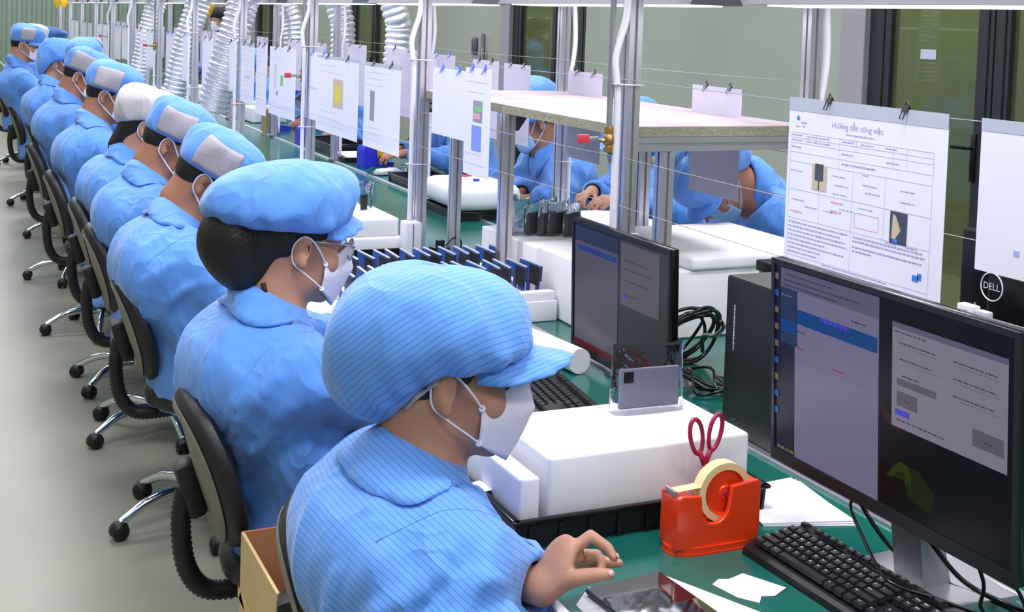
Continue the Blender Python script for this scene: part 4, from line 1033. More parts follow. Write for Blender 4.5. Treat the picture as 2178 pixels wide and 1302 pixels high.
        # eyes
        for y in (1, -1):
            MB().lathe([(0, -0.009), (0.006, -0.006), (0.0085, 0), (0.006, 0.006), (0, 0.009)], hp(0.0885, y * 0.032, 0.0225), 10, rot=R3 @ rotm('X', math.pi / 2) , sx=0.55, sy=0.5).build('eye', M_EYE, t, True)
            if P.h < 0.011:
                MB().tube([hp(0.096 - 0.004, y * 0.014, 0.042), hp(0.096, y * 0.028, 0.047), hp(0.083, y * 0.050, 0.041)], [0.002, 0.0032, 0.0015], 6).build('eyebrow', M_HAIR, t, True)
        # mask
        if P.mask:
            def mpt(u, v):
                """u -1..1 across (left +), v -1 (chin) .. 1 (nose bridge)"""
                au = abs(u)
                if P.mask == 'fold':
                    x = 0.141 - 0.088 * au ** 1.25 - 0.026 * abs(v - 0.25) ** 1.4 * (1 - au)
                    x += 0.004 * max(0, 1 - abs(v - 0.2) / 0.2) * (1 - au)
                    y = u * (0.066 + 0.006 * (1 - abs(v)))
                    zt = 0.020 - 0.040 * au ** 1.1; zbm = -0.124 + 0.044 * au ** 1.3
                else:
                    x = 0.124 - 0.066 * au ** 1.6 - 0.010 * abs(v) ** 2 * (1 - au) - 0.012 * (v < -0.3) * (1 - au) * (-v - 0.3)
                    x += 0.0022 * math.sin(v * 9)
                    y = u * 0.068; zt = 0.006 - 0.028 * au ** 2; zbm = -0.110 + 0.030 * au ** 2
                return hp(x, y, zbm + (zt - zbm) * (v + 1) / 2)
            nu, nv = (33, 17) if P.h < 0.011 else (17, 9)
            g = [[mpt(-1 + 2 * j / (nu - 1), -1 + 2 * i / (nv - 1)) for j in range(nu)] for i in range(nv)]
            mk = MB().grid(g).build('mask', P.maskm, t, True, 35); solidify(mk, 0.0022)
            sr = 0.0020 if P.h < 0.011 else 0.003
            for y in (1, -1):
                ex = 0.053 if P.mask == 'fold' else 0.058; a = hp(ex, y * 0.068, -0.022); b = hp(ex, y * 0.068, -0.076)
                top = [a, hp(0.035, y * 0.077, 0.002), hp(0.010, y * 0.083, 0.028), hp(-0.012, y * 0.083, 0.034), hp(-0.028, y * 0.076, 0.012), hp(-0.024, y * 0.074, -0.022), hp(0.002, y * 0.075, -0.042), hp(0.030, y * 0.073, -0.060), b]
                MB().tube(spline(top, 5), sr, 6).build('ear_loop', P.maskm, mk, True)
                if P.detail:
                    for q in (a, b): MB().lathe([(0, 0.0012), (0.0055, 0.0012), (0.0065, 0), (0, 0)], q, 12, rot=R3 @ rotm('X', -y * 1.1)).build('weld_spot', P.maskm, mk, True)
        if P.glasses:
            gl = MB()
            for y in (1, -1):
                ring = []
                for k in range(24):
                    a = 2 * math.pi * k / 24
                    ring.append(hp(0.124 - 0.010 * abs(y * 0.036 + 0.030 * math.cos(a)) / 0.06, y * 0.036 + 0.030 * math.cos(a) * (1 - 0.1 * math.sin(a) ** 2), 0.010 + 0.024 * math.sin(a)))
                gl.tube(ring, 0.0017, 6, closed=True)
                gl.tube([hp(0.116, y * 0.066, 0.020), hp(0.096, y * 0.074, 0.024), hp(0.02, y * 0.080, 0.026), hp(-0.012, y * 0.086, 0.024)], 0.0017, 6)
            gl.tube([hp(0.123, 0.008, 0.014), hp(0.126, 0, 0.018), hp(0.123, -0.008, 0.014)], 0.0012, 6)
            G = gl.build('glasses', M_STEEL, t, True)
            lens = MB()
            for y in (1, -1):
                lens.add([hp(0.124 - 0.010 * abs(y * 0.036 + 0.0295 * math.cos(a)) / 0.06, y * 0.036 + 0.0295 * math.cos(a), 0.010 + 0.0235 * math.sin(a)) for a in np.linspace(0, 2 * math.pi, 24, endpoint=False)], [tuple(range(24))])
            lens.build('lens', mat('clear lens', (0.95, 0.97, 1), 0.02, trans=1.0, ior=1.1, var=0), G)

def L(root, w):
    """world point -> local of a person at ROOT facing +x (heading 0)"""
    return (w[0] - root[0], w[1] - root[1], w[2])

# ------------------------------------------------------------------ the cast
def Lw(root, hd, w):
    c, s = math.cos(-hd), math.sin(-hd); x, y = w[0] - root[0], w[1] - root[1]
    return np.array([c * x - s * y, s * x + c * y, w[2]])
def Ld(hd, d):
    c, s = math.cos(-hd), math.sin(-hd); return np.array([c * d[0] - s * d[1], s * d[0] + c * d[1], d[2]])
FR = dict()
# front worker: left hand pinching over the tablet
R1 = (0.725, 1.905, 0.0)
w = lambda *p: Lw(R1, 0, p)
H1 = dict(wrist=w(0.868, 1.706, 0.793), d=unit((0.50, -0.12, 0.86)), n=unit((0.80, 0.10, -0.50)), th=unit((0.15, -0.98, -0.1)), chains=[
    ([w(0.906, 1.692, 0.850), w(0.942, 1.688, 0.874), w(0.962, 1.667, 0.860), w(0.966, 1.654, 0.849)], [0.0108, 0.0095, 0.0086, 0.0068]),
    ([w(0.921, 1.706, 0.838), w(0.963, 1.703, 0.833), w(0.963, 1.687, 0.825), w(0.953, 1.670, 0.823)], [0.0108, 0.0096, 0.0088, 0.0072]),
    ([w(0.932, 1.722, 0.826), w(0.974, 1.720, 0.820), w(0.984, 1.702, 0.817), w(0.993, 1.683, 0.824)], [0.0102, 0.0090, 0.0082, 0.0068]),
    ([w(0.940, 1.737, 0.812), w(0.972, 1.736, 0.806), w(0.976, 1.723, 0.804), w(0.969, 1.710, 0.803)], [0.0090, 0.0080, 0.0073, 0.0062]),
    ([w(0.885, 1.688, 0.806), w(0.905, 1.660, 0.824), w(0.930, 1.642, 0.832), w(0.949, 1.635, 0.833)], [0.0165, 0.0130, 0.0115, 0.0086])])
H1r = auto_hand(w(0.83, 1.58, 0.715), (0.85, 0.45, -0.1), (-0.1, 0.4, -0.9), -1, 0.6)
p1 = Person(label='woman in striped blue smock and bouffant cap, hand raised over a tablet', root=R1, heading=0, ear=w(0.778, 1.905, 1.078),
            pitch=0.06, yaw=-0.33, cap='bouffant', capm=M_CAPS, coat=M_COATS, hair='short', detail=True, h=0.0082, seed=1.0, pelvis=(0.07, 0, 0.55), wb=0.0, ct=0.68, back=0.062, capx=dict(top=0.182, bulge=(0.040, 0.042, 0.098), zb=(0.088, 0.080, 0.034), crown=0.80, topx=-0.04, pleat=0.05),
            hands=[H1, H1r], elb=[w(0.80, 2.00, 0.75), w(0.71, 1.64, 0.72)], collar_tip=0.12, collar_w=1.2, visor=0.092, vdrop=0.10, wide=1.05, sh=0.165,
            neckfwd=(-0.040, 0, -0.136))
for c_, n_ in (((0.9485, 1.630, 0.8375), (0.15, -0.75, 0.65)), ((0.9705, 1.650, 0.8530), (0.75, -0.35, 0.55))):
    MB().lathe([(0, 0.0018), (0.0045, 0.0012), (0.0058, -0.0005), (0, -0.002)], w(*c_), 12, rot=Vector(n_).to_track_quat('Z', 'Y').to_matrix(), sx=1.15, sy=0.85).build('nail', mat('pale fingernail', rgb(205, 165, 160), 0.3, var=0), p1.t, True)
MB().tube([np.array(w(0.938, 1.704, 0.836)) + 0.0108 * (np.array([0, 0.8, 0.6]) * math.cos(a) + np.array([0.15, 0.6, -0.8]) * math.sin(a)) for a in np.linspace(0, 2 * math.pi, 17)[:-1]], 0.0016, 6, closed=True).build('ring', M_BRASS, p1.t, True)

def seated(label, ear, X, h=0.012, **k):
    root = (0.745 if X < 0.75 else X + 0.1, ear[1], 0.0); k.setdefault('yaw', -0.28); k.setdefault('pelvis', (0.055, 0, 0.55)); k.setdefault('wb', 0.0); k.setdefault('ct', 0.71); k['back'] = k.get('back', 0) + 0.055
    return Person(label=label, root=root, heading=0.0, ear=Lw(root, 0, ear), h=h, **k)
p2 = seated('woman in glasses and floppy blue cap with a black hair bun', (0.752, 2.80, 1.143), 0.625, h=0.0095, detail=True, pitch=0.14, yaw=0.05, capx=dict(top=0.192, hem=(0.082, 0.044, 0.036)), cap='flat', hair='bun', glasses=True,
            mask='fold', seed=2.0, back=0.0, visor=0.042, vdrop=0.45, sh=0.17, wide=1.05, collar_tip=0.05,
            elb=[(0.27, 0.22, 0.80), (0.25, -0.235, 0.79)])
p3 = seated('man in blue smock and peaked cap with grey patch, working behind the woman in glasses', (0.800, 4.10, 1.120), 0.64, h=0.011, pitch=0.55, cap='kepi', skin=M_SKIN2, mask='flat', seed=3.0, back=0.02,
            elb=[(0.20, 0.26, 0.74), (0.16, -0.28, 0.735)], wide=1.1, sh=0.185)
p4 = seated('man with cropped hair and blue peaked cap, in front of the white capped worker', (0.825, 4.95, 1.150), 0.63, pitch=0.45, cap='kepi', skin=M_SKIN2, mask='flat', seed=4.0, back=0.01)
p5 = seated('worker with brown black hair under a soft white cap', (0.850, 5.70, 1.150), 0.62, pitch=0.35, cap='soft', capm=M_CAPW, hair='long', mask='flat', seed=5.0, capx=dict(top=0.172, bulge=(0.026, 0.024, 0.06)))
p6 = seated('tall man in blue peaked cap with grey patch behind the white capped worker', (0.80, 6.74, 1.218), 0.60, pitch=0.30, cap='kepi', skin=M_SKIN2, mask='flat', seed=6.0)
p7 = seated('man in blue peaked cap partly hidden behind the tall man', (0.80, 8.08, 1.245), 0.60, h=0.014, pitch=0.40, cap='kepi', skin=M_SKIN2, mask='flat', seed=7.0)
p8 = Person(label='masked worker in blue cap turned towards the aisle', root=(0.90, 9.0, 0), heading=-0.75, yaw=-1.35, ear=(0.02, 0, 1.285), h=0.014, pitch=0.15, cap='kepi', mask='flat', seed=8.0, patch=[(100, 150, .5, .8)])
p9 = seated('worker in light blue hood cap with dark hem, seen from behind', (0.80, 9.55, 1.265), 0.60, h=0.014, pitch=0.10, cap='hood', mask='flat', seed=9.0)
p10 = seated('worker in blue peaked cap and mask sitting upright at the far left of the row', (0.66, 11.2, 1.335), 0.52, h=0.014, pitch=0.15, cap='kepi', mask='flat', seed=10.0, patch=[(-100, -50, .2, .7)])
p11 = seated('worker in white peaked cap behind the upright worker', (0.93, 13.97, 1.30), 0.66, h=0.016, pitch=0.12, cap='soft', capm=M_CAPW, mask='flat', seed=11.0, capx=dict(bulge=(0.01, 0.015, 0.03), top=0.175))
p12 = seated('dark haired worker in a navy blue cap at the end of the row', (1.13, 14.43, 1.27), 0.90, h=0.016, pitch=0.25, yaw=-0.2, cap='flat', capm=M_CAPD, hair='long', mask='flat', seed=12.0, capx=dict(bulge=(0.01, 0.015, 0.04), top=0.165))

def facing(label, ear, X, hd=math.pi, h=0.0125, **k):
    root = (X, ear[1] + k.pop('dy', 0.0), 0.0)
    return Person(label=label, root=root, heading=hd, ear=Lw(root, hd, ear), h=h, **k)
q1 = facing('worker bent deep over the bench with face down, wearing a pale blue mask', (2.575, 3.76, 1.12), 3.06, pitch=1.15, cap='bouffant', mask='flat', maskm=M_MASKB, skin=M_SKIN2, seed=13.0, back=0.02, h=0.010,
            neckfwd=(-0.105, 0, -0.085), elb=[(0.26, 0.26, 0.84), (0.26, -0.26, 0.82)], visor=0.06, capx=dict(top=0.17))
q2 = facing('worker with open collar behind the shelf, forearms resting on white foam', (2.80, 4.80, 1.135), 3.10, hd=math.pi + 0.25, pitch=0.25, cap='bouffant', maskm=M_MASKB, mask='flat', seed=14.0, h=0.011,
            elb=[(0.30, 0.27, 0.90), (0.30, -0.25, 0.88)], hands=[auto_hand((0.52, 0.14, 0.955), (0.85, -0.3, -0.1), (0, -0.3, -0.9), 1), auto_hand((0.52, -0.06, 0.955), (0.85, 0.3, -0.1), (0, 0.3, -0.9), -1)])
q3 = facing('worker leaning forward under the shelf board, blue cap showing above it', (2.74, 5.68, 1.165), 3.10, pitch=0.55, cap='bouffant', mask='flat', maskm=M_MASKB, skin=M_SKIN2, seed=15.0,
            elb=[(0.30, 0.24, 0.84), (0.28, -0.25, 0.84)])
q4 = facing('worker handling small parts beside the white sheet with blue clips', (2.78, 7.10, 1.17), 3.12, pitch=0.6, cap='flat', mask='flat', skin=M_SKIN2, seed=16.0,
            elb=[(0.32, 0.26, 0.84), (0.30, -0.25, 0.84)], hands=[auto_hand((0.58, 0.10, 0.87), (0.8, -0.3, -0.1), (0, -0.3, -0.9), 1), auto_hand((0.55, -0.10, 0.87), (0.85, 0.3, -0.1), (0, 0.3, -0.9), -1)])
q5 = facing('worker whose cap rises above the yellow photo sheet', (2.85, 9.10, 1.26), 3.12, h=0.014, pitch=0.35, cap='kepi', mask='flat', seed=17.0)
q6 = facing('worker bowed low behind the third post', (2.72, 9.95, 1.06), 3.08, h=0.014, pitch=0.8, cap='kepi', mask='flat', skin=M_SKIN2, seed=18.0)
q7 = facing('far worker seen in the gap beside the fourth post', (2.80, 11.9, 1.15), 3.10, h=0.015, pitch=0.5, cap='kepi', mask='flat', seed=19.0)
q8 = facing('far worker behind the narrow strip sheets', (2.80, 13.4, 1.15), 3.10, h=0.016, pitch=0.5, cap='flat', mask='flat', seed=20.0)
q9 = Person(label='standing person with black hair and white mask at the back of the hall', root=(3.02, 14.6, 0), heading=math.pi + 0.5, ear=(0.06, 0, 1.56), h=0.015, pitch=0.05, sit=False, pelvis=(0, 0, 0.88), cap='hood',
            capm=M_HAIR, hair='long', mask='flat', seed=21.0, elb=[(0.02, 0.25, 1.02), (0.02, -0.25, 1.02)], hands=[auto_hand((0.20, 0.20, 0.98), (0.9, 0, 0), (0, -1, -0.4), 1), auto_hand((0.20, -0.20, 0.98), (0.9, 0, 0), (0, 1, -0.4), -1)])

# ------------------------------------------------------------------ swivel chairs
def make_chair(label, loc, rz, group=None):
    t = thing('swivel_chair', label, 'chair', loc, rz, group)
    R = rotm('Y', -0.30)
    # back cushion, domed, narrower at the top
    def cush(x0, x1, sc, rnd):
        rows = []
        for k, (x, q) in enumerate(((x0, 0.90), (x0 + rnd, 0.985), ((x0 + x1) / 2, 1.0), (x1 - rnd, 0.985), (x1, 0.86))):
            r = []
            for j in range(36):
                a = 2 * math.pi * j / 36; c, s_ = math.cos(a), math.sin(a)
                y = 0.190 * sc * q * math.copysign(abs(c) ** 0.75, c); z = 0.182 * sc * q * math.copysign(abs(s_) ** 0.78, s_)
                y *= 1 - 0.16 * max(0, z / 0.185) ** 1.5
                r.append(R @ Vector((x - 0.10 * (y / 0.2) ** 2 * -0.32, y, z)) + Vector((-0.235, 0, 0.665)))
            rows.append(r)
        m = MB().grid(rows, wrap=True)
        n = 36
        m.f.append(tuple(range(n))[::-1]); m.m.append(0); m.f.append(tuple(range(4 * n, 5 * n))); m.m.append(0)
        return m
    b = cush(-0.022, 0.030, 1.0, 0.014).build('backrest', M_CHAIRF, t, True, 50)
    cush(-0.032, -0.018, 0.90, 0.005).build('back_shell', M_CHAIRB, b, True, 50)
    # bracket and bellows-covered support bar
    k = MB().box(R @ Vector((-0.048, 0, -0.04)) + Vector((-0.235, 0, 0.665)), (0.045, 0.065, 0.13), R, 0, 0.014); k.build('back_bracket', M_CHAIRF, t, True, 40)
    C = spline([(-0.280, 0, 0.62), (-0.288, 0, 0.53), (-0.272, 0, 0.43), (-0.225, 0, 0.375), (-0.13, 0, 0.372), (-0.05, 0, 0.385)], 16)
    Q = []; rr = []
    for i, p in enumerate(C):
        Q.append(p); rr.append(0.0235 if i % 2 else 0.0195)
    MB().tube(Q, rr, 12).build('support_bar', M_CHAIRF, t, True)
    sp = [(0.0, -0.045), (0.19, -0.045), (0.215, -0.030), (0.222, 0.0), (0.210, 0.020), (0.17, 0.032), (0.0, 0.036)]
    MB().lathe(sp, (0.02, 0, 0.445), 36, sx=1.0, sy=1.0).build('seat', M_CHAIRF, t, True, 50)
    MB().box((0.0, 0, 0.388), (0.16, 0.13, 0.03), bev=0.006).build('seat_mount', M_BLACK, t, True, 40)
    MB().lathe([(0.0, 0.10), (0.030, 0.10), (0.028, 0.25), (0.024, 0.25), (0.022, 0.33), (0.014, 0.33), (0.014, 0.38), (0, 0.38)], seg=16).build('gas_column', M_BLACK, t, True, 40)
    MB().lathe([(0, 0.075), (0.040, 0.075), (0.044, 0.09), (0.040, 0.115), (0, 0.118)], seg=18).build('base_hub', M_CHROME, t, True, 40)
    off = 0.31
    leg = MB().tube(spline([(0.03, 0, 0.100), (0.12, 0, 0.112), (0.20, 0, 0.098), (0.265, 0, 0.066), (0.292, 0, 0.052)], 5), [0.019 - 0.006 * i / 20 for i in range(21)], 10).mesh('base_leg', M_CHROME, True)
    cas = MB()
    for y in (1, -1): cas.lathe([(0, -0.010), (0.020, -0.010), (0.0265, -0.006), (0.0265, 0.006), (0.020, 0.010), (0, 0.010)], (0.292, y * 0.015, 0.0275), 16, rot=rotm('X', math.pi / 2))
    cas.lathe([(0.0, 0), (0.030, 0.0), (0.028, 0.018), (0.016, 0.030), (0.010, 0.032), (0.0, 0.032)], (0.292, 0, 0.026), 14)
    cm = cas.mesh('caster', M_BLACK, True)
    for q in range(5):
        a = math.radians(190 + 72 * q)
        o = link(bpy.data.objects.new('base_leg', leg)); o.parent = t; o.rotation_euler = (0, 0, a)
        c = link(bpy.data.objects.new('caster', cm)); c.parent = o
    return t
ch0 = make_chair('black swivel chair of the front woman, only its back edge showing', (0.83, 1.97, 0), -0.36)
CH = [((0.79, 2.76), -0.06, 205, 'black swivel chair of the woman in glasses, with ribbed support bar'),
      ((0.815, 4.09), -0.10, 196, 'swivel chair of the man with the grey cap patch'),
      ((0.82, 5.02), -0.06, 206, 'swivel chair with pale oval back shell behind the bowed man'),
      ((0.83, 5.72), -0.1, 219, 'swivel chair of the worker in the white soft cap'),
      ((0.80, 6.72), -0.06, 187, 'swivel chair of the tall man in the peaked cap'),
      ((0.80, 8.06), -0.08, 175, 'swivel chair of the man behind the tall man'),
      ((0.88, 9.58), -0.1, 190, 'swivel chair under the worker in the hood cap'),
      ((0.84, 11.2), -0.05, 195, 'swivel chair of the upright worker far down the row'),
      ((0.84, 13.95), -0.08, 200, 'swivel chair of the worker in the white peaked cap')]
for (x, y), rz, ang, lab in CH:
    c = copy_tree(ch0); c.location = (x, y, 0); c.rotation_euler = (0, 0, rz); c['label'] = lab
    q = 0
    for l_ in c.children:
        if l_.name.startswith('base_leg'): l_.rotation_euler = (0, 0, math.radians(ang + 72 * q) - rz); q += 1
for (x, y), rz, lab in (((3.10, 4.28), math.pi + 0.4, 'empty black swivel chair showing below the mask of the bowed worker'), ((3.15, 3.70), math.pi, 'chair of the worker bent over the far bench'), ((3.16, 4.80), math.pi + .25, 'chair behind the worker with the open collar'),
                        ((3.16, 5.68), math.pi, 'chair of the worker leaning under the shelf'), ((3.18, 7.1), math.pi, 'chair of the worker handling small parts'), ((3.18, 9.1), math.pi, 'chair of the worker behind the yellow photo sheet'),
                        ((3.14, 9.95), math.pi, 'chair of the worker bowed behind the third post'), ((3.16, 11.9), math.pi, 'chair of the far worker beside the fourth post'), ((3.16, 13.4), math.pi, 'chair of the far worker behind the strip sheets')):
    c = copy_tree(ch0); c.location = (x, y, 0); c.rotation_euler = (0, 0, rz); c['label'] = lab
# ------------------------------------------------------------------ trays, foam, tools on the front bench
def tray(name, label, xa, xb, ya, yb, h=0.05, z=0.75, ribs=True, group=None):
    t = thing(name, label, 'tray', ((xa + xb) / 2, (ya + yb) / 2, z), group=group); w, d = xb - xa, yb - ya
    MB().box((0, 0, 0.003), (w - 0.02, d - 0.02, 0.006)).build('base', M_BLACK, t)
    wl = MB()
    for s in (1, -1):
        wl.box((0, s * (d / 2 - 0.009), h / 2), (w - 0.006, 0.005, h), rotm('X', -s * 0.12)); wl.box((s * (w / 2 - 0.009), 0, h / 2), (0.005, d - 0.006, h), rotm('Y', s * 0.12))
    wl.build('wall', M_BLACK, t)
    rim = MB(); 
    for s in (1, -1):
        rim.box((0, s * (d / 2 - 0.004), h), (w + 0.008, 0.014, 0.007), bev=0.0025); rim.box((s * (w / 2 - 0.004), 0, h), (0.014, d + 0.008, 0.007), bev=0.0025)
    rim.build('rim', M_BLACKS, t, True, 40)
    if ribs:
        m = MB().box((0, 0, 0), (0.006, 0.004, h * 0.8)).mesh('rib', M_BLACK)
        n = int(w / 0.055)
        for k in range(n):
            for s in (1, -1):
                o = link(bpy.data.objects.new('rib', m)); o.parent = t; o.location = (-w / 2 + (k + 0.5) * w / n, s * (d / 2 - 0.003), h * 0.45)
    return t
def foam(label, xa, xb, ya, yb, za, zb, bev=0.006, rot=0.0, group=None, cat='foam block', dent=0.0, soft=False):
    w, d, h = xb - xa, yb - ya, zb - za
    bm = bmesh.new(); bmesh.ops.create_cube(bm, size=1.0)
    for v in bm.verts: v.co = Vector((v.co.x * w, v.co.y * d, (v.co.z + 0.5) * h))
    bmesh.ops.bevel(bm, geom=list(bm.edges), offset=min(bev, h * 0.45), segments=3, affect='EDGES', profile=0.5)
    me = bpy.data.meshes.new('foam_block'); bm.to_mesh(me); bm.free(); me.materials.append(M_FOAM)
    me.polygons.foreach_set('use_smooth', [True] * len(me.polygons)); me.set_sharp_from_angle(angle=math.radians(40))
    o = link(bpy.data.objects.new('foam_block', me)); o.location = ((xa + xb) / 2, (ya + yb) / 2, za); o.rotation_euler = (0, 0, rot)
    return tag(o, label, cat, group)

tray('parts_tray', 'black plastic tray holding the big foam block in front of the nearest woman', 0.925, 1.462, 1.925, 2.285, 0.052)
lab = MB().box((0.936, 2.10, 0.8065), (0.022, 0.05, 0.001), rotm('Z', 0.2)); tag(lab.build('paper_label', M_PAPER), 'small white paper label lying on the rim of the black tray', 'label')
foam('big white foam block lying in the black tray under the bagged phone', 1.000, 1.432, 1.952, 2.205, 0.7565, 0.902, 0.007)
foam('small white foam slab upright at the end of the black tray beside the big block', 0.945, 0.985, 1.955, 2.215, 0.7565, 0.868, 0.006)

def bag(mb, w, d, h, seed, flare=0.0):
    rr = random.Random(seed); rows = []
    for k in range(7):
        z = h * k / 6; q = 1 + flare * k / 6; dd = d * (1 - 0.85 * (k / 6) ** 2) + 0.002
        r = []
        for j in range(20):
            a = 2 * math.pi * j / 20; c, s = math.cos(a), math.sin(a)
            r.append((w / 2 * q * math.copysign(abs(c) ** 0.35, c) + rr.uniform(-1, 1) * 0.0022, dd / 2 * math.copysign(abs(s) ** 0.5, s) + rr.uniform(-1, 1) * 0.0022, z + rr.uniform(-1, 1) * 0.002 * (k > 0) + (0.006 * math.sin(a * 2 + seed) if k == 6 else 0)))
        rows.append(r)
    return mb.grid(rows, wrap=True)
t = thing('bagged_phone', 'grey phone shell standing in a clear plastic bag on the big foam block', 'phone', (1.308, 2.135, 0.903), -0.05)
M_SHELL = mat('grey phone shell', rgb(128, 126, 142), 0.3, var=0.04)
MB().box((0.004, 0, 0.048), (0.135, 0.011, 0.082), bev=0.005).build('shell', M_SHELL, t, True, 40)
MB().box((-0.045, -0.0058, 0.072), (0.022, 0.002, 0.022), bev=0.0008).build('camera_patch', M_BLACKS, t)
b = bag(MB(), 0.158, 0.040, 0.135, 3).build('bag', M_BAG, t, True)

# tape dispenser
t = thing('tape_dispenser', 'orange red tape dispenser with a roll of cream masking tape', 'dispenser', (1.182, 1.84, 0.75), -0.03)
AX = ((1, 0, 0), (0, 0, 1), (0, 1, 0))
def arc(cx, cz, r, a0, a1, n): return [(cx + r * math.cos(math.radians(a0 + (a1 - a0) * k / n)), cz + r * math.sin(math.radians(a0 + (a1 - a0) * k / n))) for k in range(n + 1)]
side = [(0.0, 0.012), (0.168, 0.012), (0.173, 0.03), (0.173, 0.118), (0.168, 0.122), (0.112, 0.116)] + arc(0.078, 0.083, 0.030, 8, -70, 5)[1:] + arc(0.078, 0.078, 0.026, -80, -185, 6) + [(0.050, 0.104), (0.010, 0.108), (0.002, 0.104)]
d = MB(); d.prism(side, -0.030, -0.020, AX); d.prism(side, 0.020, 0.030, AX)
d.prism([(0.0, 0.012), (0.168, 0.012), (0.173, 0.03), (0.173, 0.06), (0.10, 0.045), (0.0, 0.05)], -0.0205, 0.0205, AX)
d.prism([(0.0, 0.045), (0.044, 0.045), (0.046, 0.100), (0.002, 0.100)], -0.0205, 0.0205, AX)
d.span((0.160, -0.0205, 0.05), (0.172, 0.0205, 0.118))
body = d.build('body', M_ORANGE, t, True, 40)
bm = bmesh.new(); bm.from_mesh(body.data); bm.free()
bv = body.modifiers.new('edge', 'BEVEL'); bv.width = 0.002; bv.segments = 2; bv.limit_method = 'ANGLE'
base = [(-0.004 + 0.181 * (0.5 + 0.5 * math.copysign(abs(math.cos(a)) ** 0.6, math.cos(a))), 0.034 * math.copysign(abs(math.sin(a)) ** 0.7, math.sin(a))) for a in np.linspace(0, 2 * math.pi, 33)[:-1]]
MB().prism(base, 0.0, 0.014).prism([(p[0] * 1.015 - 0.001, p[1] * 1.05) for p in base], 0, 0.004).build('base', M_ORANGE, t, True, 40)
rc = (0.110, 0, 0.098)
ring = MB().lathe([(0.0415, -0.012), (0.054, -0.012), (0.054, 0.012), (0.0415, 0.012)], rc, 44, rot=rotm('X', math.pi / 2))
ring.f = [f for f in ring.f if len(f) == 4]; ring.m = ring.m[:len(ring.f)]
n = 44; ring.add([], [])
for k in range(n): ring.f.append((k, (k + 1) % n, 3 * n + (k + 1) % n, 3 * n + k)); ring.m.append(0)
ring.build('tape_roll', M_TAPE, t, True, 40)
MB().lathe([(0.0, -0.013), (0.012, -0.013), (0.014, -0.010), (0.036, -0.008), (0.0405, -0.013), (0.0408, 0.013), (0.036, 0.008), (0.014, 0.010), (0.012, 0.013), (0, 0.013)], rc, 32, rot=rotm('X', math.pi / 2)).build('hub', M_ORANGE, t, True, 35)
MB().tube([(rc[0], -0.019, rc[2]), (rc[0], 0.019, rc[2])], 0.006, 12).build('axle', M_MAROON, t, True, 40)
MB().add([(0.010, -0.012, 0.1105), (0.010, 0.012, 0.1105), (0.060, 0.012, 0.1135), (0.060, -0.012, 0.1135)], [(0, 1, 2, 3)]).build('tape_end', M_TAPE, t)
MB().box((0.004, 0, 0.109), (0.006, 0.034, 0.010), bev=0.001).build('cutter', M_STEEL, t)

# scissors
t = thing('scissors', 'dark red handled scissors standing handles up behind the tape dispenser', 'scissors', (1.290, 1.892, 0.885), 0.12)
for s in (1, -1):
    lp = []
    for k in range(22):
        a = 2 * math.pi * k / 22; lp.append((s * (0.024 + 0.0145 * math.cos(a) * (1 + 0.12 * math.sin(a))) - 0.006 * math.sin(a) * s * -1, 0.002 * s, 0.048 + 0.033 * math.sin(a)))
    h = MB().tube(lp, 0.0042, 8, closed=True).tube([(s * 0.016, 0.002 * s, 0.020), (s * 0.008, 0.002 * s, 0.004), (-s * 0.002, 0.002 * s, -0.02)], [0.005, 0.0055, 0.0045], 8).build('handle', M_MAROON, t, True)
    MB().prism([(-0.006, -0.015), (0.006, -0.015), (0.001, -0.118), (-0.002, -0.12)], 0.0005 * s, 0.002 * s + 0.0005, AX, (-s * 0.002, 0, 0)).build('blade', M_CHROME, h)

# paper, tablet, scraps
def flat(name, label, cat, poly, z, m, th=0.0008, curl=0.0):
    c = np.mean(np.array(poly), 0); b = MB().prism([(p[0] - c[0], p[1] - c[1]) for p in poly], 0, th).build(name, m)
    b.location = (c[0], c[1], z); return tag(b, label, cat)
pts = [(1.452, 2.030), (1.415, 1.868), (1.592, 1.812), (1.622, 2.040)]
for k in range(3):
    o = flat('paper_sheet', ['bottom sheet of the loose white paper stack behind the keyboard', 'middle sheet of the loose white paper stack behind the keyboard', 'top folded white sheet of the paper stack behind the keyboard'][k], 'paper', [(p[0] - 0.003 * k, p[1] + 0.004 * k) for p in pts], 0.7505 + 0.0022 * k, M_PAPER, 0.0016)
    o.rotation_euler = (0, 0, 0.03 * (k - 1)); o['group'] = 'loose white paper stack'
o = flat('paper_scrap', 'torn piece of white card lying in front of the keyboard', 'paper', [(1.184, 1.699), (1.205, 1.712), (1.222, 1.706), (1.257, 1.716), (1.294, 1.645), (1.258, 1.627), (1.236, 1.634), (1.219, 1.615), (1.196, 1.645)], 0.7507, M_PAPER, 0.0012)
t = thing('tablet', 'grey rimmed tablet with dark mirror screen below the raised hand', 'tablet', (1.045, 1.665, 0.7515), math.radians(4))
MB().box((0, -0.02, 0.0065), (0.150, 0.205, 0.009), bev=0.004).build('shell', mat('graphite shell', rgb(70, 70, 78), 0.35, metal=0.4), t, True, 40)
MB().box((0, -0.02, 0.0112), (0.146, 0.200, 0.0006)).build('screen', mat('dark mirror screen', rgb(28, 27, 32), 0.04, var=0, coat=1.0, spec=0.9), t)
flat('film_strip', 'white backing film lying under the right edge of the tablet', 'film', [(1.112, 1.752), (1.128, 1.755), (1.215, 1.56), (1.13, 1.55)], 0.7505, M_PAPER, 0.0006)
flat('film_sheet', 'white film sheet showing under the corner of the tablet beside the wrist', 'film', [(0.935, 1.715), (0.985, 1.765), (1.02, 1.73), (0.98, 1.60), (0.93, 1.60)], 0.7505, M_PAPER, 0.0006)

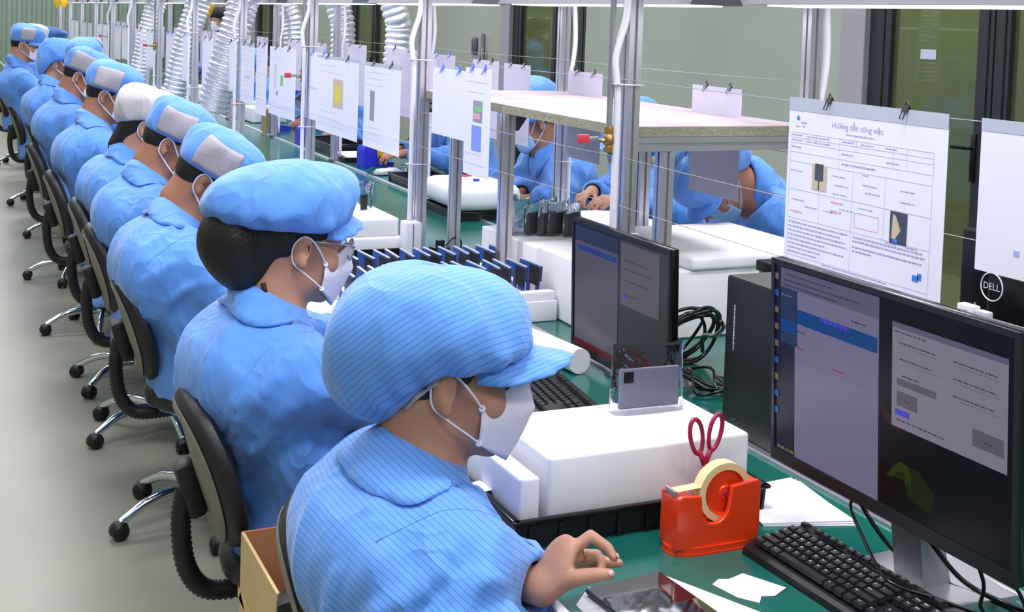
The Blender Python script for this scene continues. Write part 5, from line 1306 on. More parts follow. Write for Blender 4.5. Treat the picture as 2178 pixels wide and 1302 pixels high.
# keyboards
def keyboard(label, loc, rz, legends):
    t = thing('keyboard', label, 'keyboard', loc, rz)
    Lk, Dk, tilt = 0.442, 0.152, 0.12     # local x along the width (left end first), y towards the back
    R = rotm('X', tilt)
    P = lambda x, y, z: R @ Vector((x, y, z)) + Vector((0, 0, 0.006))
    MB().prism([(0, 0.0), (0.003, 0.012), (0.010, 0.017), (Dk - 0.004, 0.017), (Dk, 0.012), (Dk, 0)], 0, Lk, ((0, 1, 0), (0, 0, 1), (1, 0, 0))).build('case', M_BLACK, t).rotation_euler = (tilt, 0, 0)
    for x in (0.04, Lk - 0.04): MB().box((x, Dk - 0.02, 0.006), (0.03, 0.012, 0.016), bev=0.002).build('foot', M_BLACK, t)
    meshes = {}
    U = 0.0187; lg = MB()
    rows = [  # y of the row centre, list of (start unit, width, legend)
        (0.137, [(0, 1, 'Esc')] + [(2 + k + (k // 4) * 0.5, 1, 'F%d' % (k + 1)) for k in range(12)] + [(15.25 + k, 1, '') for k in range(3)]),
        (0.109, [(k, 1, c) for k, c in enumerate('`1234567890-=')] + [(13, 2, 'Backspace')] + [(15.25, 1, 'Ins'), (16.25, 1, 'Home'), (17.25, 1, 'PgUp')] + [(18.5, 1, 'Num'), (19.5, 1, '/'), (20.5, 1, '*'), (21.5, 1, '-')]),
        (0.090, [(0, 1.5, 'Tab')] + [(1.5 + k, 1, c) for k, c in enumerate('QWERTYUIOP[]')] + [(13.5, 1.5, '\\')] + [(15.25, 1, 'Del'), (16.25, 1, 'End'), (17.25, 1, 'PgDn')] + [(18.5, 1, '7'), (19.5, 1, '8'), (20.5, 1, '9')]),
        (0.071, [(0, 1.75, 'Caps')] + [(1.75 + k, 1, c) for k, c in enumerate("ASDFGHJKL;'")] + [(12.75, 2.25, 'Enter')] + [(18.5, 1, '4'), (19.5, 1, '5'), (20.5, 1, '6')]),
        (0.052, [(0, 2.25, 'Shift')] + [(2.25 + k, 1, c) for k, c in enumerate('ZXCVBNM,./')] + [(12.25, 2.75, 'Shift')] + [(16.25, 1, '\u2191')] + [(18.5, 1, '1'), (19.5, 1, '2'), (20.5, 1, '3')]),
        (0.033, [(0, 1.25, 'Ctrl'), (1.25, 1.25, ''), (2.5, 1.25, 'Alt'), (3.75, 6.25, ''), (10, 1.25, 'Alt'), (11.25, 1.25, ''), (12.5, 1.25, ''), (13.75, 1.25, 'Ctrl')] + [(15.25, 1, '\u2190'), (16.25, 1, '\u2193'), (17.25, 1, '\u2192')] + [(18.5, 2, '0'), (20.5, 1, '.')])]
    for y, ks in rows:
        for u, w_, txt in ks:
            W_ = w_ * U - 0.0026; D_ = 0.0155 if y < 0.13 else 0.0115; x = 0.010 + u * U + w_ * U / 2
            k = (round(W_, 4), D_)
            if k not in meshes:
                a, b, h = W_ / 2, D_ / 2, 0.0075; i = 0.0018
                meshes[k] = MB().add([(-a, -b, 0), (a, -b, 0), (a, b, 0), (-a, b, 0), (-a + i, -b + i * 0.7, h), (a - i, -b + i * 0.7, h), (a - i, b - i * 1.4, h), (-a + i, b - i * 1.4, h)], [(0, 1, 5, 4), (1, 2, 6, 5), (2, 3, 7, 6), (3, 0, 4, 7), (4, 5, 6, 7)]).mesh('key', M_KEY)
            o = link(bpy.data.objects.new('key', meshes[k])); o.parent = t; o.location = P(x, y - 0.010, 0.0168); o.rotation_euler = (tilt, 0, 0)
            if legends and txt:
                q = P(x - W_ / 2 + 0.0030, y - 0.010 + 0.0018, 0.0168 + 0.0078)
                text_mb(lg, txt, 0.0068 if len(txt) == 1 else 0.0042, q, (1, 0, 0), R @ Vector((0, 1, 0)), align='LEFT')
    for u, y in ((21.5, 0.0805), (21.5, 0.0425)):
        o = MB().add([(-0.008, -0.0175, 0), (0.008, -0.0175, 0), (0.008, 0.0175, 0), (-0.008, 0.0175, 0), (-0.0065, -0.016, 0.0075), (0.0065, -0.016, 0.0075), (0.0065, 0.0155, 0.0075), (-0.0065, 0.0155, 0.0075)], [(0, 1, 5, 4), (1, 2, 6, 5), (2, 3, 7, 6), (3, 0, 4, 7), (4, 5, 6, 7)]).build('key', M_KEY, t)
        o.location = P(0.010 + u * U + U / 2, y - 0.010, 0.0168); o.rotation_euler = (tilt, 0, 0)
    if lg.v: tag(lg.build('key_legends', M_LEGEND, t), kind='stuff')
    return t
keyboard('black keyboard with white lettered keys in front of the big monitor', (1.305, 1.785, 0.75), math.radians(-88.6), True)
keyboard('black keyboard half hidden behind the foam block and the front cap', (1.318, 2.845, 0.75), math.radians(-98), False)

# ------------------------------------------------------------------ monitors
def screen_mat(name, c, s=1.0):
    return mat(name, tuple(v * 0.06 for v in c), 0.28, var=0, emit=c, estr=s * 1.9, spec=0.25)
S_DESK = screen_mat('screen dark desktop', rgb(26, 28, 46), 0.55)
S_BLK = screen_mat('screen black desktop', rgb(12, 12, 15), 0.5)
S_WIN = screen_mat('screen lavender window', rgb(112, 108, 136), 0.62)
S_WIN2 = screen_mat('screen pale dialog', rgb(126, 122, 138), 0.62)
S_BAR = screen_mat('screen window bar', rgb(92, 90, 116), 0.6)
S_BLUE = screen_mat('screen blue band', rgb(24, 84, 160), 0.34)
S_SIDE = screen_mat('screen side menu', rgb(40, 50, 78), 0.6)
S_BTN = screen_mat('screen grey button', rgb(92, 88, 98), 0.6)
S_TXT = screen_mat('screen dark text', rgb(66, 62, 86), 0.5)
S_RED = screen_mat('screen red text', rgb(150, 50, 60), 0.6)
S_VIO = screen_mat('screen violet text', rgb(80, 70, 215), 0.5)
S_GRN = screen_mat('screen green aurora', rgb(58, 80, 16), 0.26)
S_GRN2 = screen_mat('screen faint green aurora', rgb(26, 36, 12), 0.55)
S_ORG = screen_mat('screen rust aurora', rgb(60, 26, 20), 0.5)
S_REDD = screen_mat('screen dark red strip', rgb(92, 14, 26), 0.45)
S_ICON = screen_mat('screen blue icon', rgb(40, 100, 190), 0.4)
S_ICON2 = screen_mat('screen tan icon', rgb(150, 128, 90), 0.3)
def monitor(label, x, ya, yb, za, zb, tilt, content, base=True, yawd=0.0):
    """facing -x; ya far edge (left in view), yb near edge"""
    w, h = ya - yb, zb - za
    t = thing('monitor', label, 'monitor', (x, (ya + yb) / 2, 0.75), yawd)
    R = rotm('Y', tilt); o = Vector((0, 0, (za + zb) / 2 - 0.75))
    P = lambda u, v, d=0.0: R @ Vector((-d, w / 2 - u * w, h / 2 - v * h)) + o        # u,v from the top far corner
    b = MB(); b.box(o + R @ Vector((0.012, 0, 0)), (0.022, w, h), R, bev=0.003); b.box(o + R @ Vector((0.032, 0, -0.02)), (0.026, w * 0.62, h * 0.66), R, bev=0.01)
    b.build('casing', M_BLACKS, t, True, 40)
    fr = 0.010
    def quad(mb, u0, u1, v0, v1, d, mi=0): return mb.add([P(u0, v0, d), P(u1, v0, d), P(u1, v1, d), P(u0, v1, d)], [(0, 1, 2, 3)], mi)
    bz = MB()
    fu, fv = 0.009 / w, 0.010 / h; fb = 0.022 / h
    for u0, u1, v0, v1 in ((0, 1, 0, fv), (0, 1, 1 - fb, 1), (0, fu, fv, 1 - fb), (1 - fu, 1, fv, 1 - fb)):
        c = (P(u0, v0, 0.0015) + P(u1, v1, 0.0015)) / 2; bz.box(c, (0.005, (u1 - u0) * w, (v1 - v0) * h), R)
    bz.build('bezel', M_BLACK, t)
    pnl = quad(MB(), fu, 1 - fu, fv, 1 - fb, 0.0010).build('screen', S_DESK, t)
    content(quad, pnl, P)
    if base:
        bx = 0.165
        n = MB().prism([(0.045, 0.0), (0.105, 0.0), (0.060, 0.17), (0.030, 0.24), (0.012, 0.24)], -0.035, 0.035, AX, (0.035, 0, 0.012)); n.build('stand_neck', M_STEEL, t, True, 40)
        MB().prism([(-0.005, -0.10), (0.18, -0.11), (0.19, 0.0), (0.18, 0.11), (-0.005, 0.10)], 0, 0.012, None, (0.03, 0, 0.0)).build('stand_base', M_ALU, t, True, 40)
        qc = R @ Vector((0.04, 0, -0.0)) + o
        MB().box(qc, (0.03, 0.10, 0.10), R, bev=0.01).build('stand_mount', M_BLACK, t, True, 40)
    return t
def dashes(quad, u0, u1, v, hgt, d, seed):
    rr = random.Random(seed); mb = MB(); u = u0
    while u < u1: l = rr.uniform(0.006, 0.02); quad(mb, u, min(u + l, u1), v - hgt / 2, v + hgt / 2, d); u += l + 0.004
    return mb
def content1(quad, pn, P):
    Q = lambda n, m, *a: quad(MB(), *a).build(n, m, pn)
    Q('black_desktop', S_BLK, 0.50, 0.985, 0.03, 0.94, 0.0014)
    Q('menu_strip', S_SIDE, 0.04, 0.105, 0.16, 0.94, 0.0016) if False else None
    Q('browser_window', S_WIN, 0.115, 0.495, 0.035, 0.94, 0.0018)
    Q('browser_bar', S_BAR, 0.045, 0.495, 0.035, 0.13, 0.0022)
    Q('side_menu', S_SIDE, 0.045, 0.128, 0.13, 0.40, 0.0022); Q('menu_highlight', S_BLUE, 0.045, 0.125, 0.285, 0.345, 0.0026)
    Q('blue_band', S_BLUE, 0.128, 0.49, 0.215, 0.285, 0.0026)
    for a, b, v, h, m, s in ((0.07, 0.30, 0.062, .006, S_TXT, 1), (0.06, 0.42, 0.09, .008, S_TXT, 2), (0.06, 0.32, 0.115, .008, S_TXT, 3), (0.13, 0.165, 0.32, .007, S_TXT, 4), (0.13, 0.16, 0.40, .008, S_RED, 6), (0.30, 0.355, 0.435, .009, S_RED, 7), (0.38, 0.44, 0.18, .008, S_TXT, 8), (0.05, 0.10, 0.165, .008, S_WIN, 9)):
        dashes(quad, a, b, v, h, 0.0030, s).build('text_line', m, pn)
    dashes(quad, 0.24, 0.37, 0.225, .018, 0.0032, 5).build('title_text', S_VIO, pn)
    dashes(quad, 0.13, 0.49, 0.455, 0.002, 0.003, 11).build('rule', S_BAR, pn)
    for k in range(9): Q('desktop_icon', S_ICON if k in (1, 5, 7, 8) else S_ICON2, 0.016, 0.034, 0.07 + 0.083 * k, 0.10 + 0.083 * k, 0.0022)
    Q('dialog_window', S_WIN2, 0.55, 0.965, 0.12, 0.57, 0.0022)
    Q('dialog_title', S_BAR, 0.55, 0.965, 0.115, 0.14, 0.0026)
    for (u0, u1, v0, v1) in ((0.57, 0.72, 0.355, 0.385), (0.57, 0.65, 0.41, 0.475), (0.85, 0.955, 0.44, 0.51)):
        Q('dialog_button', S_BTN, u0, u1, v0, v1, 0.0026)
    Q('progress_mark', S_VIO, 0.565, 0.62, 0.49, 0.515, 0.0026)
    for a, b, v, s in ((0.58, 0.72, 0.20, 21), (0.58, 0.70, 0.27, 22), (0.59, 0.66, 0.34, 23), (0.78, 0.93, 0.20, 24), (0.78, 0.93, 0.27, 25), (0.78, 0.92, 0.34, 26), (0.57, 0.75, 0.535, 27), (0.60, 0.62, 0.445, 28), (0.89, 0.92, 0.48, 29), (0.56, 0.68, 0.155, 30)):
        dashes(quad, a, b, v, 0.0055, 0.0030, s).build('text_line', S_TXT, pn)
    for a, b, v in ((0.63, 0.73, 0.215), (0.64, 0.73, 0.285), (0.80, 0.94, 0.215), (0.80, 0.94, 0.285), (0.80, 0.94, 0.355)):
        quad(MB(), a, b, v - 0.001, v + 0.001, 0.0028).build('field_line', S_BTN, pn)
    def poly(n, m, pts, d): MB().add([P(u, v, d) for u, v in pts], [tuple(range(len(pts)))]).build(n, m, pn)
    poly('wallpaper_glow', S_GRN2, [(0.54, 0.80), (0.58, 0.72), (0.66, 0.72), (0.72, 0.80), (0.70, 0.88), (0.62, 0.86), (0.60, 0.79)], 0.0018)
    poly('wallpaper_glow', S_GRN, [(0.53, 0.805), (0.555, 0.755), (0.585, 0.715), (0.615, 0.72), (0.63, 0.76), (0.628, 0.80), (0.608, 0.80), (0.60, 0.755), (0.575, 0.765), (0.555, 0.80)], 0.0021)
    poly('wallpaper_glow', S_ORG, [(0.50, 0.50), (0.55, 0.53), (0.60, 0.60), (0.52, 0.565)], 0.0018)
    dashes(quad, 0.03, 0.12, 0.925, 0.016, 0.0022, 40).build('taskbar_icons', S_ICON2, pn)
monitor('large black monitor showing a browser page and a grey dialog, above the keyboard', 1.415, 1.868, 1.285, 0.884, 1.262, -0.05, content1)
def content2(quad, pn, P):
    Q = lambda n, m, *a: quad(MB(), *a).build(n, m, pn)
    Q('browser_window', screen_mat('screen dull window', rgb(84, 80, 96), 0.6), 0.03, 0.50, 0.10, 0.90, 0.0016); Q('browser_bar', S_SIDE, 0.03, 0.50, 0.05, 0.16, 0.002); Q('blue_band', screen_mat('screen dull blue', rgb(36, 58, 130), 0.6), 0.06, 0.49, 0.185, 0.225, 0.0022)
    Q('dark_desktop', screen_mat('screen dusk desktop', rgb(58, 56, 64), 0.55), 0.51, 0.985, 0.04, 0.95, 0.0014)
    Q('dialog_window', screen_mat('screen dull dialog', rgb(92, 90, 98), 0.55), 0.53, 0.90, 0.06, 0.50, 0.002)
    Q('red_strip', S_REDD, 0.02, 0.98, 0.90, 0.965, 0.0024)
    for a, b, v, s in ((0.06, 0.30, 0.13, 1), (0.56, 0.80, 0.18, 2), (0.56, 0.85, 0.24, 3), (0.56, 0.80, 0.32, 4), (0.55, 0.70, 0.42, 5)): dashes(quad, a, b, v, 0.008, 0.0026, s).build('text_line', S_TXT, pn)
    Q('progress_mark', S_VIO, 0.545, 0.60, 0.43, 0.445, 0.0026)
monitor('smaller dark monitor with a red strip along the bottom of its screen', 1.600, 3.022, 2.515, 0.782, 1.148, -0.03, content2)
# monitor seen from behind at the right edge
t = thing('monitor', 'glossy black monitor seen from behind with a ringed logo, under the cut off sheet', 'monitor', (2.07, 1.75, 0.75), 0)
b = MB().box((0.02, 0, 0.315), (0.03, 0.66, 0.385), bev=0.008).box((-0.004, 0, 0.30), (0.03, 0.46, 0.26), bev=0.012); b.build('casing', M_BLACKS, t, True, 40)
lg = MB(); LC = (-0.0205, 0.215 + 0.005, 0.400)
lc = Vector((-0.0195, 0.212, 0.398))
lg.tube([lc + Vector((0, 0.030 * math.cos(a), 0.030 * math.sin(a))) for a in np.linspace(0, 2 * math.pi, 37)[:-1]], 0.0016, 6, closed=True)
text_mb(lg, 'DELL', 0.021, lc + Vector((-0.001, 0, 0)), (0, -1, 0), (0, 0, 1))
lg.build('logo', M_WHITEP, t)
MB().box((0.0, 0, 0.10), (0.03, 0.08, 0.2), bev=0.006).build('stand_neck', M_BLACK, t, True, 40); MB().box((0.0, 0, 0.008), (0.17, 0.24, 0.014), bev=0.006).build('stand_base', M_BLACK, t, True, 40)
# white connector clipped on the lower line
t = thing('wall_connector', 'small white grey connector block hooked on the lower line beside the big poster', 'connector', (1.664, 1.63, 1.198), 0)
MB().box((0, 0.012, -0.004), (0.02, 0.038, 0.026), bev=0.003).build('shell', M_WHITEP, t, True, 40); MB().box((0, -0.024, -0.006), (0.018, 0.026, 0.022), bev=0.003).box((0, -0.02, -0.022), (0.014, 0.018, 0.012), bev=0.002).build('socket', M_SLEEVE, t, True, 40)
MB().box((-0.0105, 0.010, -0.004), (0.001, 0.007, 0.007)).build('blue_tab', M_INKB, t); MB().box((-0.0105, 0.022, -0.004), (0.001, 0.007, 0.007)).build('yellow_tab', M_YELLOW, t)
hk = MB().tube([(0.012, 0.01, 0.008), (0.012, 0.01, -0.001), (0.012, 0.01, 0.012)], 0.0015, 6); hk.build('hook', M_STEEL, t)

# PC tower
t = thing('computer_tower', 'black desktop computer tower between the two monitors', 'computer', (1.66, 2.375, 0.75), 0)
MB().span((0, -0.42, 0.006), (0.17, 0, 0.362), bev=0.004).build('case', M_BLACK, t, True, 40)
MB().span((0.002, -0.418, 0.3622), (0.168, -0.004, 0.3635)).build('top_panel', mat('dark grey steel top', rgb(82, 84, 84), 0.35, metal=0.3), t)
MB().box((0.11, -0.15, 0.3642), (0.07, 0.10, 0.001), rotm('Z', 0.2)).build('sticker', M_LABEL, t)
for x, y in ((0.02, -0.02), (0.15, -0.02), (0.02, -0.40), (0.15, -0.40)): MB().box((x, y, 0.003), (0.02, 0.02, 0.006)).build('foot', M_BLACK, t)
lt = MB(); rr = random.Random(9); z = 0.30
while z > 0.20: l = rr.uniform(0.003, 0.008); lt.box((-0.0004, -0.035, z - l / 2), (0.0006, rr.uniform(0.003, 0.0055), l)); z -= l + 0.0015
tag(lt.build('vertical_print', M_SLEEVE, t), kind='stuff')
cab = MB().tube(spline([(1.655, 2.385, 1.00), (1.70, 2.44, 0.97), (1.80, 2.62, 0.90), (1.86, 2.76, 0.86), (1.90, 2.82, 0.80)], 8), 0.0055, 8)
tag(cab.build('power_cable', M_BLACKS, None, True), 'thick black cable slanting down from the computer tower to the coil', 'cable')
co = MB(); rr = random.Random(5)
for k in range(7):
    cx, cy, cz, r = 1.875 + rr.uniform(-.012, .012), 2.83 + 0.012 * k, 0.835 + rr.uniform(-.008, .010), 0.080 + rr.uniform(-.014, .010); ph = rr.uniform(0, 6)
    co.tube([(cx + r * math.cos(a + ph), cy + 0.016 * math.sin(a * 2 + k) + 0.05 * math.sin(a + ph) * -1, max(0.757, cz + r * 1.0 * math.sin(a + ph))) for a in np.linspace(0, 2 * math.pi, 33)[:-1]], 0.0048, 7, closed=True)
for k in range(5):
    a0 = rr.uniform(0, 6); co.tube(spline([(1.84 + rr.uniform(-.05, .05), 2.80, 0.76), (1.80 + rr.uniform(-.05, .05), 2.70, 0.79), (1.78 + rr.uniform(-.06, .04), 2.62 + rr.uniform(-.04, .04), 0.762), (1.86 + rr.uniform(-.05, .05), 2.58, 0.775), (1.88, 2.72, 0.758)], 6), 0.0042, 7)
tag(co.build('cable_coil', M_BLACKS, None, True), 'coil of black cables standing beside the computer tower', 'cable')
ck = MB().tube(spline([(1.655, 2.30, 0.80), (1.60, 2.33, 0.775), (1.54, 2.36, 0.758), (1.50, 2.28, 0.754), (1.47, 2.12, 0.754)], 6), 0.0022, 6)
tag(ck.build('thin_cable', M_BLACK, None, True), 'thin black cable running from the tower past the corner of the foam block', 'cable')
# cables under the big monitor
for k, (pts, r, lab) in enumerate([
    ([(1.452, 1.60, 0.905), (1.44, 1.665, 0.87), (1.415, 1.60, 0.835), (1.395, 1.535, 0.81), (1.40, 1.50, 0.800), (1.44, 1.46, 0.792), (1.50, 1.40, 0.775), (1.56, 1.34, 0.760), (1.60, 1.25, 0.758)], 0.0030, 'thin black cable looping over the top row of keys'),
    ([(1.462, 1.69, 0.90), (1.49, 1.685, 0.84), (1.51, 1.62, 0.785), (1.55, 1.55, 0.760), (1.58, 1.44, 0.760), (1.57, 1.30, 0.760)], 0.0042, 'thick black cable hanging behind the bottom bezel of the big monitor'),
    ([(1.462, 1.545, 0.90), (1.50, 1.53, 0.84), (1.535, 1.50, 0.79), (1.57, 1.46, 0.768), (1.60, 1.38, 0.765)], 0.0045, 'black cable in front of the silver stand neck'),
    ([(1.462, 1.42, 0.90), (1.49, 1.41, 0.83), (1.51, 1.43, 0.775), (1.54, 1.40, 0.757), (1.60, 1.34, 0.757), (1.62, 1.22, 0.757)], 0.0032, 'black cable dropping at the right end of the monitor stand'),
    ([(1.462, 1.37, 0.90), (1.52, 1.36, 0.82), (1.50, 1.32, 0.775), (1.46, 1.30, 0.758), (1.42, 1.22, 0.757)], 0.0032, 'black cable curling down under the corner of the big monitor')]):
    tag(MB().tube(spline(pts, 7), r, 8).build('monitor_cable', M_BLACKS, None, True), lab, 'cable')
tag(MB().box((1.288, 2.47, 0.775), (0.06, 0.16, 0.05), rotm('Z', -0.3), bev=0.018).build('barcode_scanner', M_BLACK, None, True, 40), 'black barcode scanner with yellow trim between the mask and the far keyboard', 'scanner')
sc_ = bpy.data.objects['barcode_scanner']
MB().box((1.318, 2.45, 0.792), (0.008, 0.07, 0.022), rotm('Z', -0.3), bev=0.003).build('trim', M_YELLOW, sc_, True, 40)

# ------------------------------------------------------------------ station of the woman in glasses: card rack
t = thing('card_rack', 'white foam rack with slots holding two rows of circuit boards', 'rack', (0, 0, 0))
MB().span((1.055, 3.43, 0.7505), (1.765, 3.92, 0.815), bev=0.004).build('base', M_FOAM, t, True, 40)
for ya, yb in ((3.44, 3.475), (3.625, 3.72), (3.88, 3.915)):
    MB().span((1.06, ya, 0.815), (1.76, yb, 0.842), bev=0.003).build('slot_wall', M_FOAM, t, True, 40)
proto = None
def card(label, grp):
    t = thing('circuit_board', label, 'circuit board', (0, 0, 0), 0, grp)
    MB().prism([(-0.07, 0.03), (-0.07, 0.10), (0.07, 0.10), (0.07, 0.0), (0.045, 0.0), (0.045, 0.055), (0.015, 0.055), (0.015, 0.0), (-0.01, 0.0), (-0.01, 0.055), (-0.045, 0.055), (-0.045, 0.0), (-0.07, 0.0)], -0.0016, 0.0, ((0, 1, 0), (0, 0, 1), (1, 0, 0))).build('board', M_PCB, t)
    MB().span((0.0, -0.07, 0.05), (0.006, 0.07, 0.098)).build('component_side', M_PCBK, t)
    MB().span((-0.0045, -0.07, 0.035), (-0.0017, -0.004, 0.094)).build('chip_block', M_PCBK, t)
    MB().span((-0.002, -0.071, 0.098), (0.006, 0.071, 0.1015)).build('edge_strip', M_SLEEVE, t)
    return t
rows = [(3.80, 'back', 14), (3.55, 'front', 14)]
ordn = ['first', 'second', 'third', 'fourth', 'fifth', 'sixth', 'seventh', 'eighth', 'ninth', 'tenth', 'eleventh', 'twelfth', 'thirteenth', 'fourteenth']
for y, nm, n in rows:
    for k in range(n):
        lab = 'blue black circuit board, %s from the left in the %s rack row' % (ordn[k], nm)
        if proto is None: o = proto = card(lab, 'circuit boards in the foam rack')
        else: o = copy_tree(proto); o['label'] = lab
        o.location = (1.115 + 0.0465 * k, y, 0.8155); o.rotation_euler = (0, 0.06 * math.sin(k * 2.1), 0.05 * math.sin(k * 1.3 + y))
flat('paper_note', 'white paper note leaning at the front of the foam rack', 'paper', [(1.10, 3.33), (1.20, 3.36), (1.22, 3.42), (1.12, 3.42)], 0.7505, M_PAPER)
foam('low white foam box end beside the mask of the woman in glasses', 0.98, 1.045, 3.40, 3.72, 0.7505, 0.83, 0.004)
rl = MB().tube([(1.50, 3.22, 0.785), (1.535, 3.05, 0.785), (1.555, 2.88, 0.785)], 0.034, 20); tag(rl.build('foam_roll', M_FOAM, None, True, 50), 'white foam roll lying under the smaller dark monitor', 'foam roll')
# foam and tray further along
tray('parts_tray', 'black tray under the white foam beside the second post', 1.30, 1.66, 4.52, 4.95, 0.035, ribs=False)
foam('lower white foam layer in the black tray beside the second post', 1.31, 1.645, 4.53, 4.93, 0.7565, 0.832, 0.010)
foam('upper white foam layer carrying the small clear bag, beside the second post', 1.33, 1.635, 4.545, 4.92, 0.8322, 0.902, 0.010)
t = thing('bagged_board', 'small circuit board in a clear bag standing on the foam beside the second post', 'bag', (1.56, 4.76, 0.903), 0.2)
MB().box((0, 0, 0.032), (0.028, 0.008, 0.060)).build('board', M_PCBK, t); bag(MB(), 0.062, 0.030, 0.115, 6, 0.25).build('bag', M_BAG, t, True)
t = thing('power_adapter', 'black power adapter with looped cord on the middle bench behind the second post', 'adapter', (1.80, 4.50, 0.751), 0.3)
MB().box((0, 0.02, 0.018), (0.05, 0.075, 0.034), bev=0.006).build('body', M_BLACK, t, True, 40); MB().box((-0.02, -0.01, 0.05), (0.03, 0.025, 0.04), bev=0.004).build('plug', M_BLACK, t, True, 40)
MB().tube(spline([(0.0, -0.02, 0.045), (0.03, -0.03, 0.075), (0.075, -0.02, 0.06), (0.085, -0.01, 0.012), (0.04, -0.06, 0.005), (0.10, -0.09, 0.005)], 7), 0.003, 7).build('cord', M_BLACKS, t, True)
# white foam stack between the posts
foam('tall white foam block at the bottom of the stack behind the small monitor', 1.772, 2.52, 3.115, 3.60, 0.7515, 0.955, 0.006)
foam('white foam block behind the tall block, antistatic bags standing on it', 1.775, 2.265, 3.605, 3.985, 0.7515, 0.948, 0.006)
foam('white foam post piece behind the shelf leg', 1.80, 1.87, 4.0, 4.12, 0.7515, 0.935, 0.004)
foam('short white foam piece below the smoky bag at the back of the stack', 1.88, 2.10, 4.0, 4.20, 0.7515, 0.90, 0.006)
foam('broad white foam slab on the tall block, in front of the bowed worker', 2.04, 2.56, 3.10, 3.66, 0.9555, 0.996, 0.012)
foam('white foam slab under the forearms of the worker with the open collar', 2.33, 2.62, 3.70, 4.55, 0.7515, 0.905, 0.012)
for k, (x, y, lab) in enumerate([(1.80, 3.90, 'smoky antistatic bag behind the shelf leg'), (1.835, 3.86, 'flat smoky bag leaning at the near end of the bag row'), (1.875, 3.84, 'smoky bag with black boards, second in the bag row'), (1.915, 3.82, 'smoky bag with black boards, third in the bag row'), (1.95, 3.81, 'smoky bag with black boards, fourth in the bag row'), (1.995, 3.79, 'bluish bag with a black board at the far end of the bag row')]):
    t = thing('antistatic_bag', lab, 'bag', (x, y, 0.949), 0.55 + 0.1 * math.sin(k * 3), 'antistatic bags on the foam block')
    if k not in (1,): MB().box((0, 0, 0.040), (0.085, 0.012, 0.074), bev=0.002).build('board', M_PCBK if k else M_PCB, t)
    bag(MB(), 0.105, 0.024, 0.125 - 0.008 * (k % 3), k + 11, 0.12).build('bag', M_ESD, t, True)
t = thing('relay', 'small relay with yellow label in a beige carton behind the computer tower', 'relay', (1.985, 2.62, 0.7515), 0)
MB().span((-0.06, -0.06, 0), (0.10, 0.07, 0.255), bev=0.003).build('carton', M_CARDL, t); MB().span((-0.03, -0.03, 0.256), (0.05, 0.04, 0.325), bev=0.004).build('relay_body', M_SLEEVE, t, True, 40)
MB().span((-0.0315, 0.0, 0.265), (-0.0302, 0.022, 0.300)).build('yellow_label', M_YELLOW, t); MB().span((-0.036, -0.032, 0.300), (0.055, 0.045, 0.328), bev=0.004).build('terminal_head', M_BLACK, t, True, 40)
# rounded foam in a tray on the far bench
tray('parts_tray', 'black tray under the rounded foam on the far benches', 2.17, 2.50, 5.26, 5.70, 0.04, ribs=False)
foam('rounded white foam block in the black tray behind the adapter', 2.165, 2.50, 5.25, 5.71, 0.793, 0.915, 0.045)
t = thing('small_bottle', 'small white bottle with blue base on the rounded foam', 'bottle', (2.33, 5.42, 0.9155)); MB().lathe([(0, 0), (0.016, 0), (0.016, 0.012)], seg=14).build('base', M_BLUEP, t, True, 40); MB().lathe([(0, 0.0125), (0.0155, 0.0125), (0.0155, 0.038), (0.007, 0.046), (0.006, 0.056), (0, 0.057)], seg=14).build('body', M_WHITEP, t, True, 40)
t = thing('scissors', 'small scissors with red loop handles on the rounded foam', 'scissors', (2.34, 5.58, 0.9165), 0.6)
for s in (1, -1):
    h = MB().tube([(s * 0.018 + 0.013 * math.cos(a), 0.022 * math.sin(a), 0.004) for a in np.linspace(0, 2 * math.pi, 17)[:-1]], 0.003, 6, closed=True).build('handle', M_MAROON, t, True)
    MB().prism([(0, 0), (0.006 * s, 0), (0.0, -0.09)], 0.001, 0.004, None, (0, -0.02, 0)).build('blade', M_CHROME, h)
# blue tape cutters and trays on the far bench
def cutter(label, loc, rz, roll):
    t = thing('tape_cutter', label, 'dispenser', loc, rz)
    MB().prism([(0, 0), (0.20, 0), (0.21, 0.03), (0.10, 0.045), (0.085, 0.12), (0.07, 0.135), (0.01, 0.135), (0.0, 0.11)], -0.05, 0.05, AX).build('body', M_BLUEP, t)
    if roll:
        MB().lathe([(0, -0.016), (0.030, -0.016), (0.030, 0.016), (0, 0.016)], (0.125, 0.0, 0.085), 22, rot=rotm('X', math.pi / 2)).build('tape_roll', M_YELLOW, t, True, 40)
        MB().box((0.125, 0, 0.055), (0.012, 0.07, 0.03)).build('roll_arm', M_BLACK, t)
    return t
cutter('blue tape cutter with a yellow roll on the far bench behind the strip picture sheet', (2.36, 7.30, 0.7512), 0.15, True)
cutter('blue tape cutter left of the third post', (2.34, 8.70, 0.7512), 0.1, False)
cutter('blue tape cutter beside the brown board', (2.35, 9.75, 0.7512), 0.1, False)
tag(MB().box((2.30, 9.50, 0.855), (0.03, 0.16, 0.20), rotm('X', 0.12), bev=0.003).build('brown_board', mat('olive brown board', rgb(150, 136, 98), 0.6), None), 'olive brown board propped upright on the far bench', 'board')
tray('parts_tray', 'ribbed black tray on the far bench beside the second post', 2.325, 2.60, 6.05, 6.68, 0.05)
tray('parts_tray', 'black tray right of the third post on the far bench', 2.36, 2.68, 7.95, 8.60, 0.07, ribs=False)
tray('parts_tray', 'low black tray with white card before the fifth post', 2.34, 2.62, 7.55, 7.92, 0.03, ribs=False)
flat('white_card', 'white card lying on the low black tray', 'card', [(2.36, 7.58), (2.60, 7.58), (2.60, 7.90), (2.36, 7.90)], 0.781, M_PAPER, 0.006)
t = thing('film_roll', 'loose clear film bag on the far bench above the ribbed tray', 'bag', (2.42, 6.95, 0.7515), 0.4)
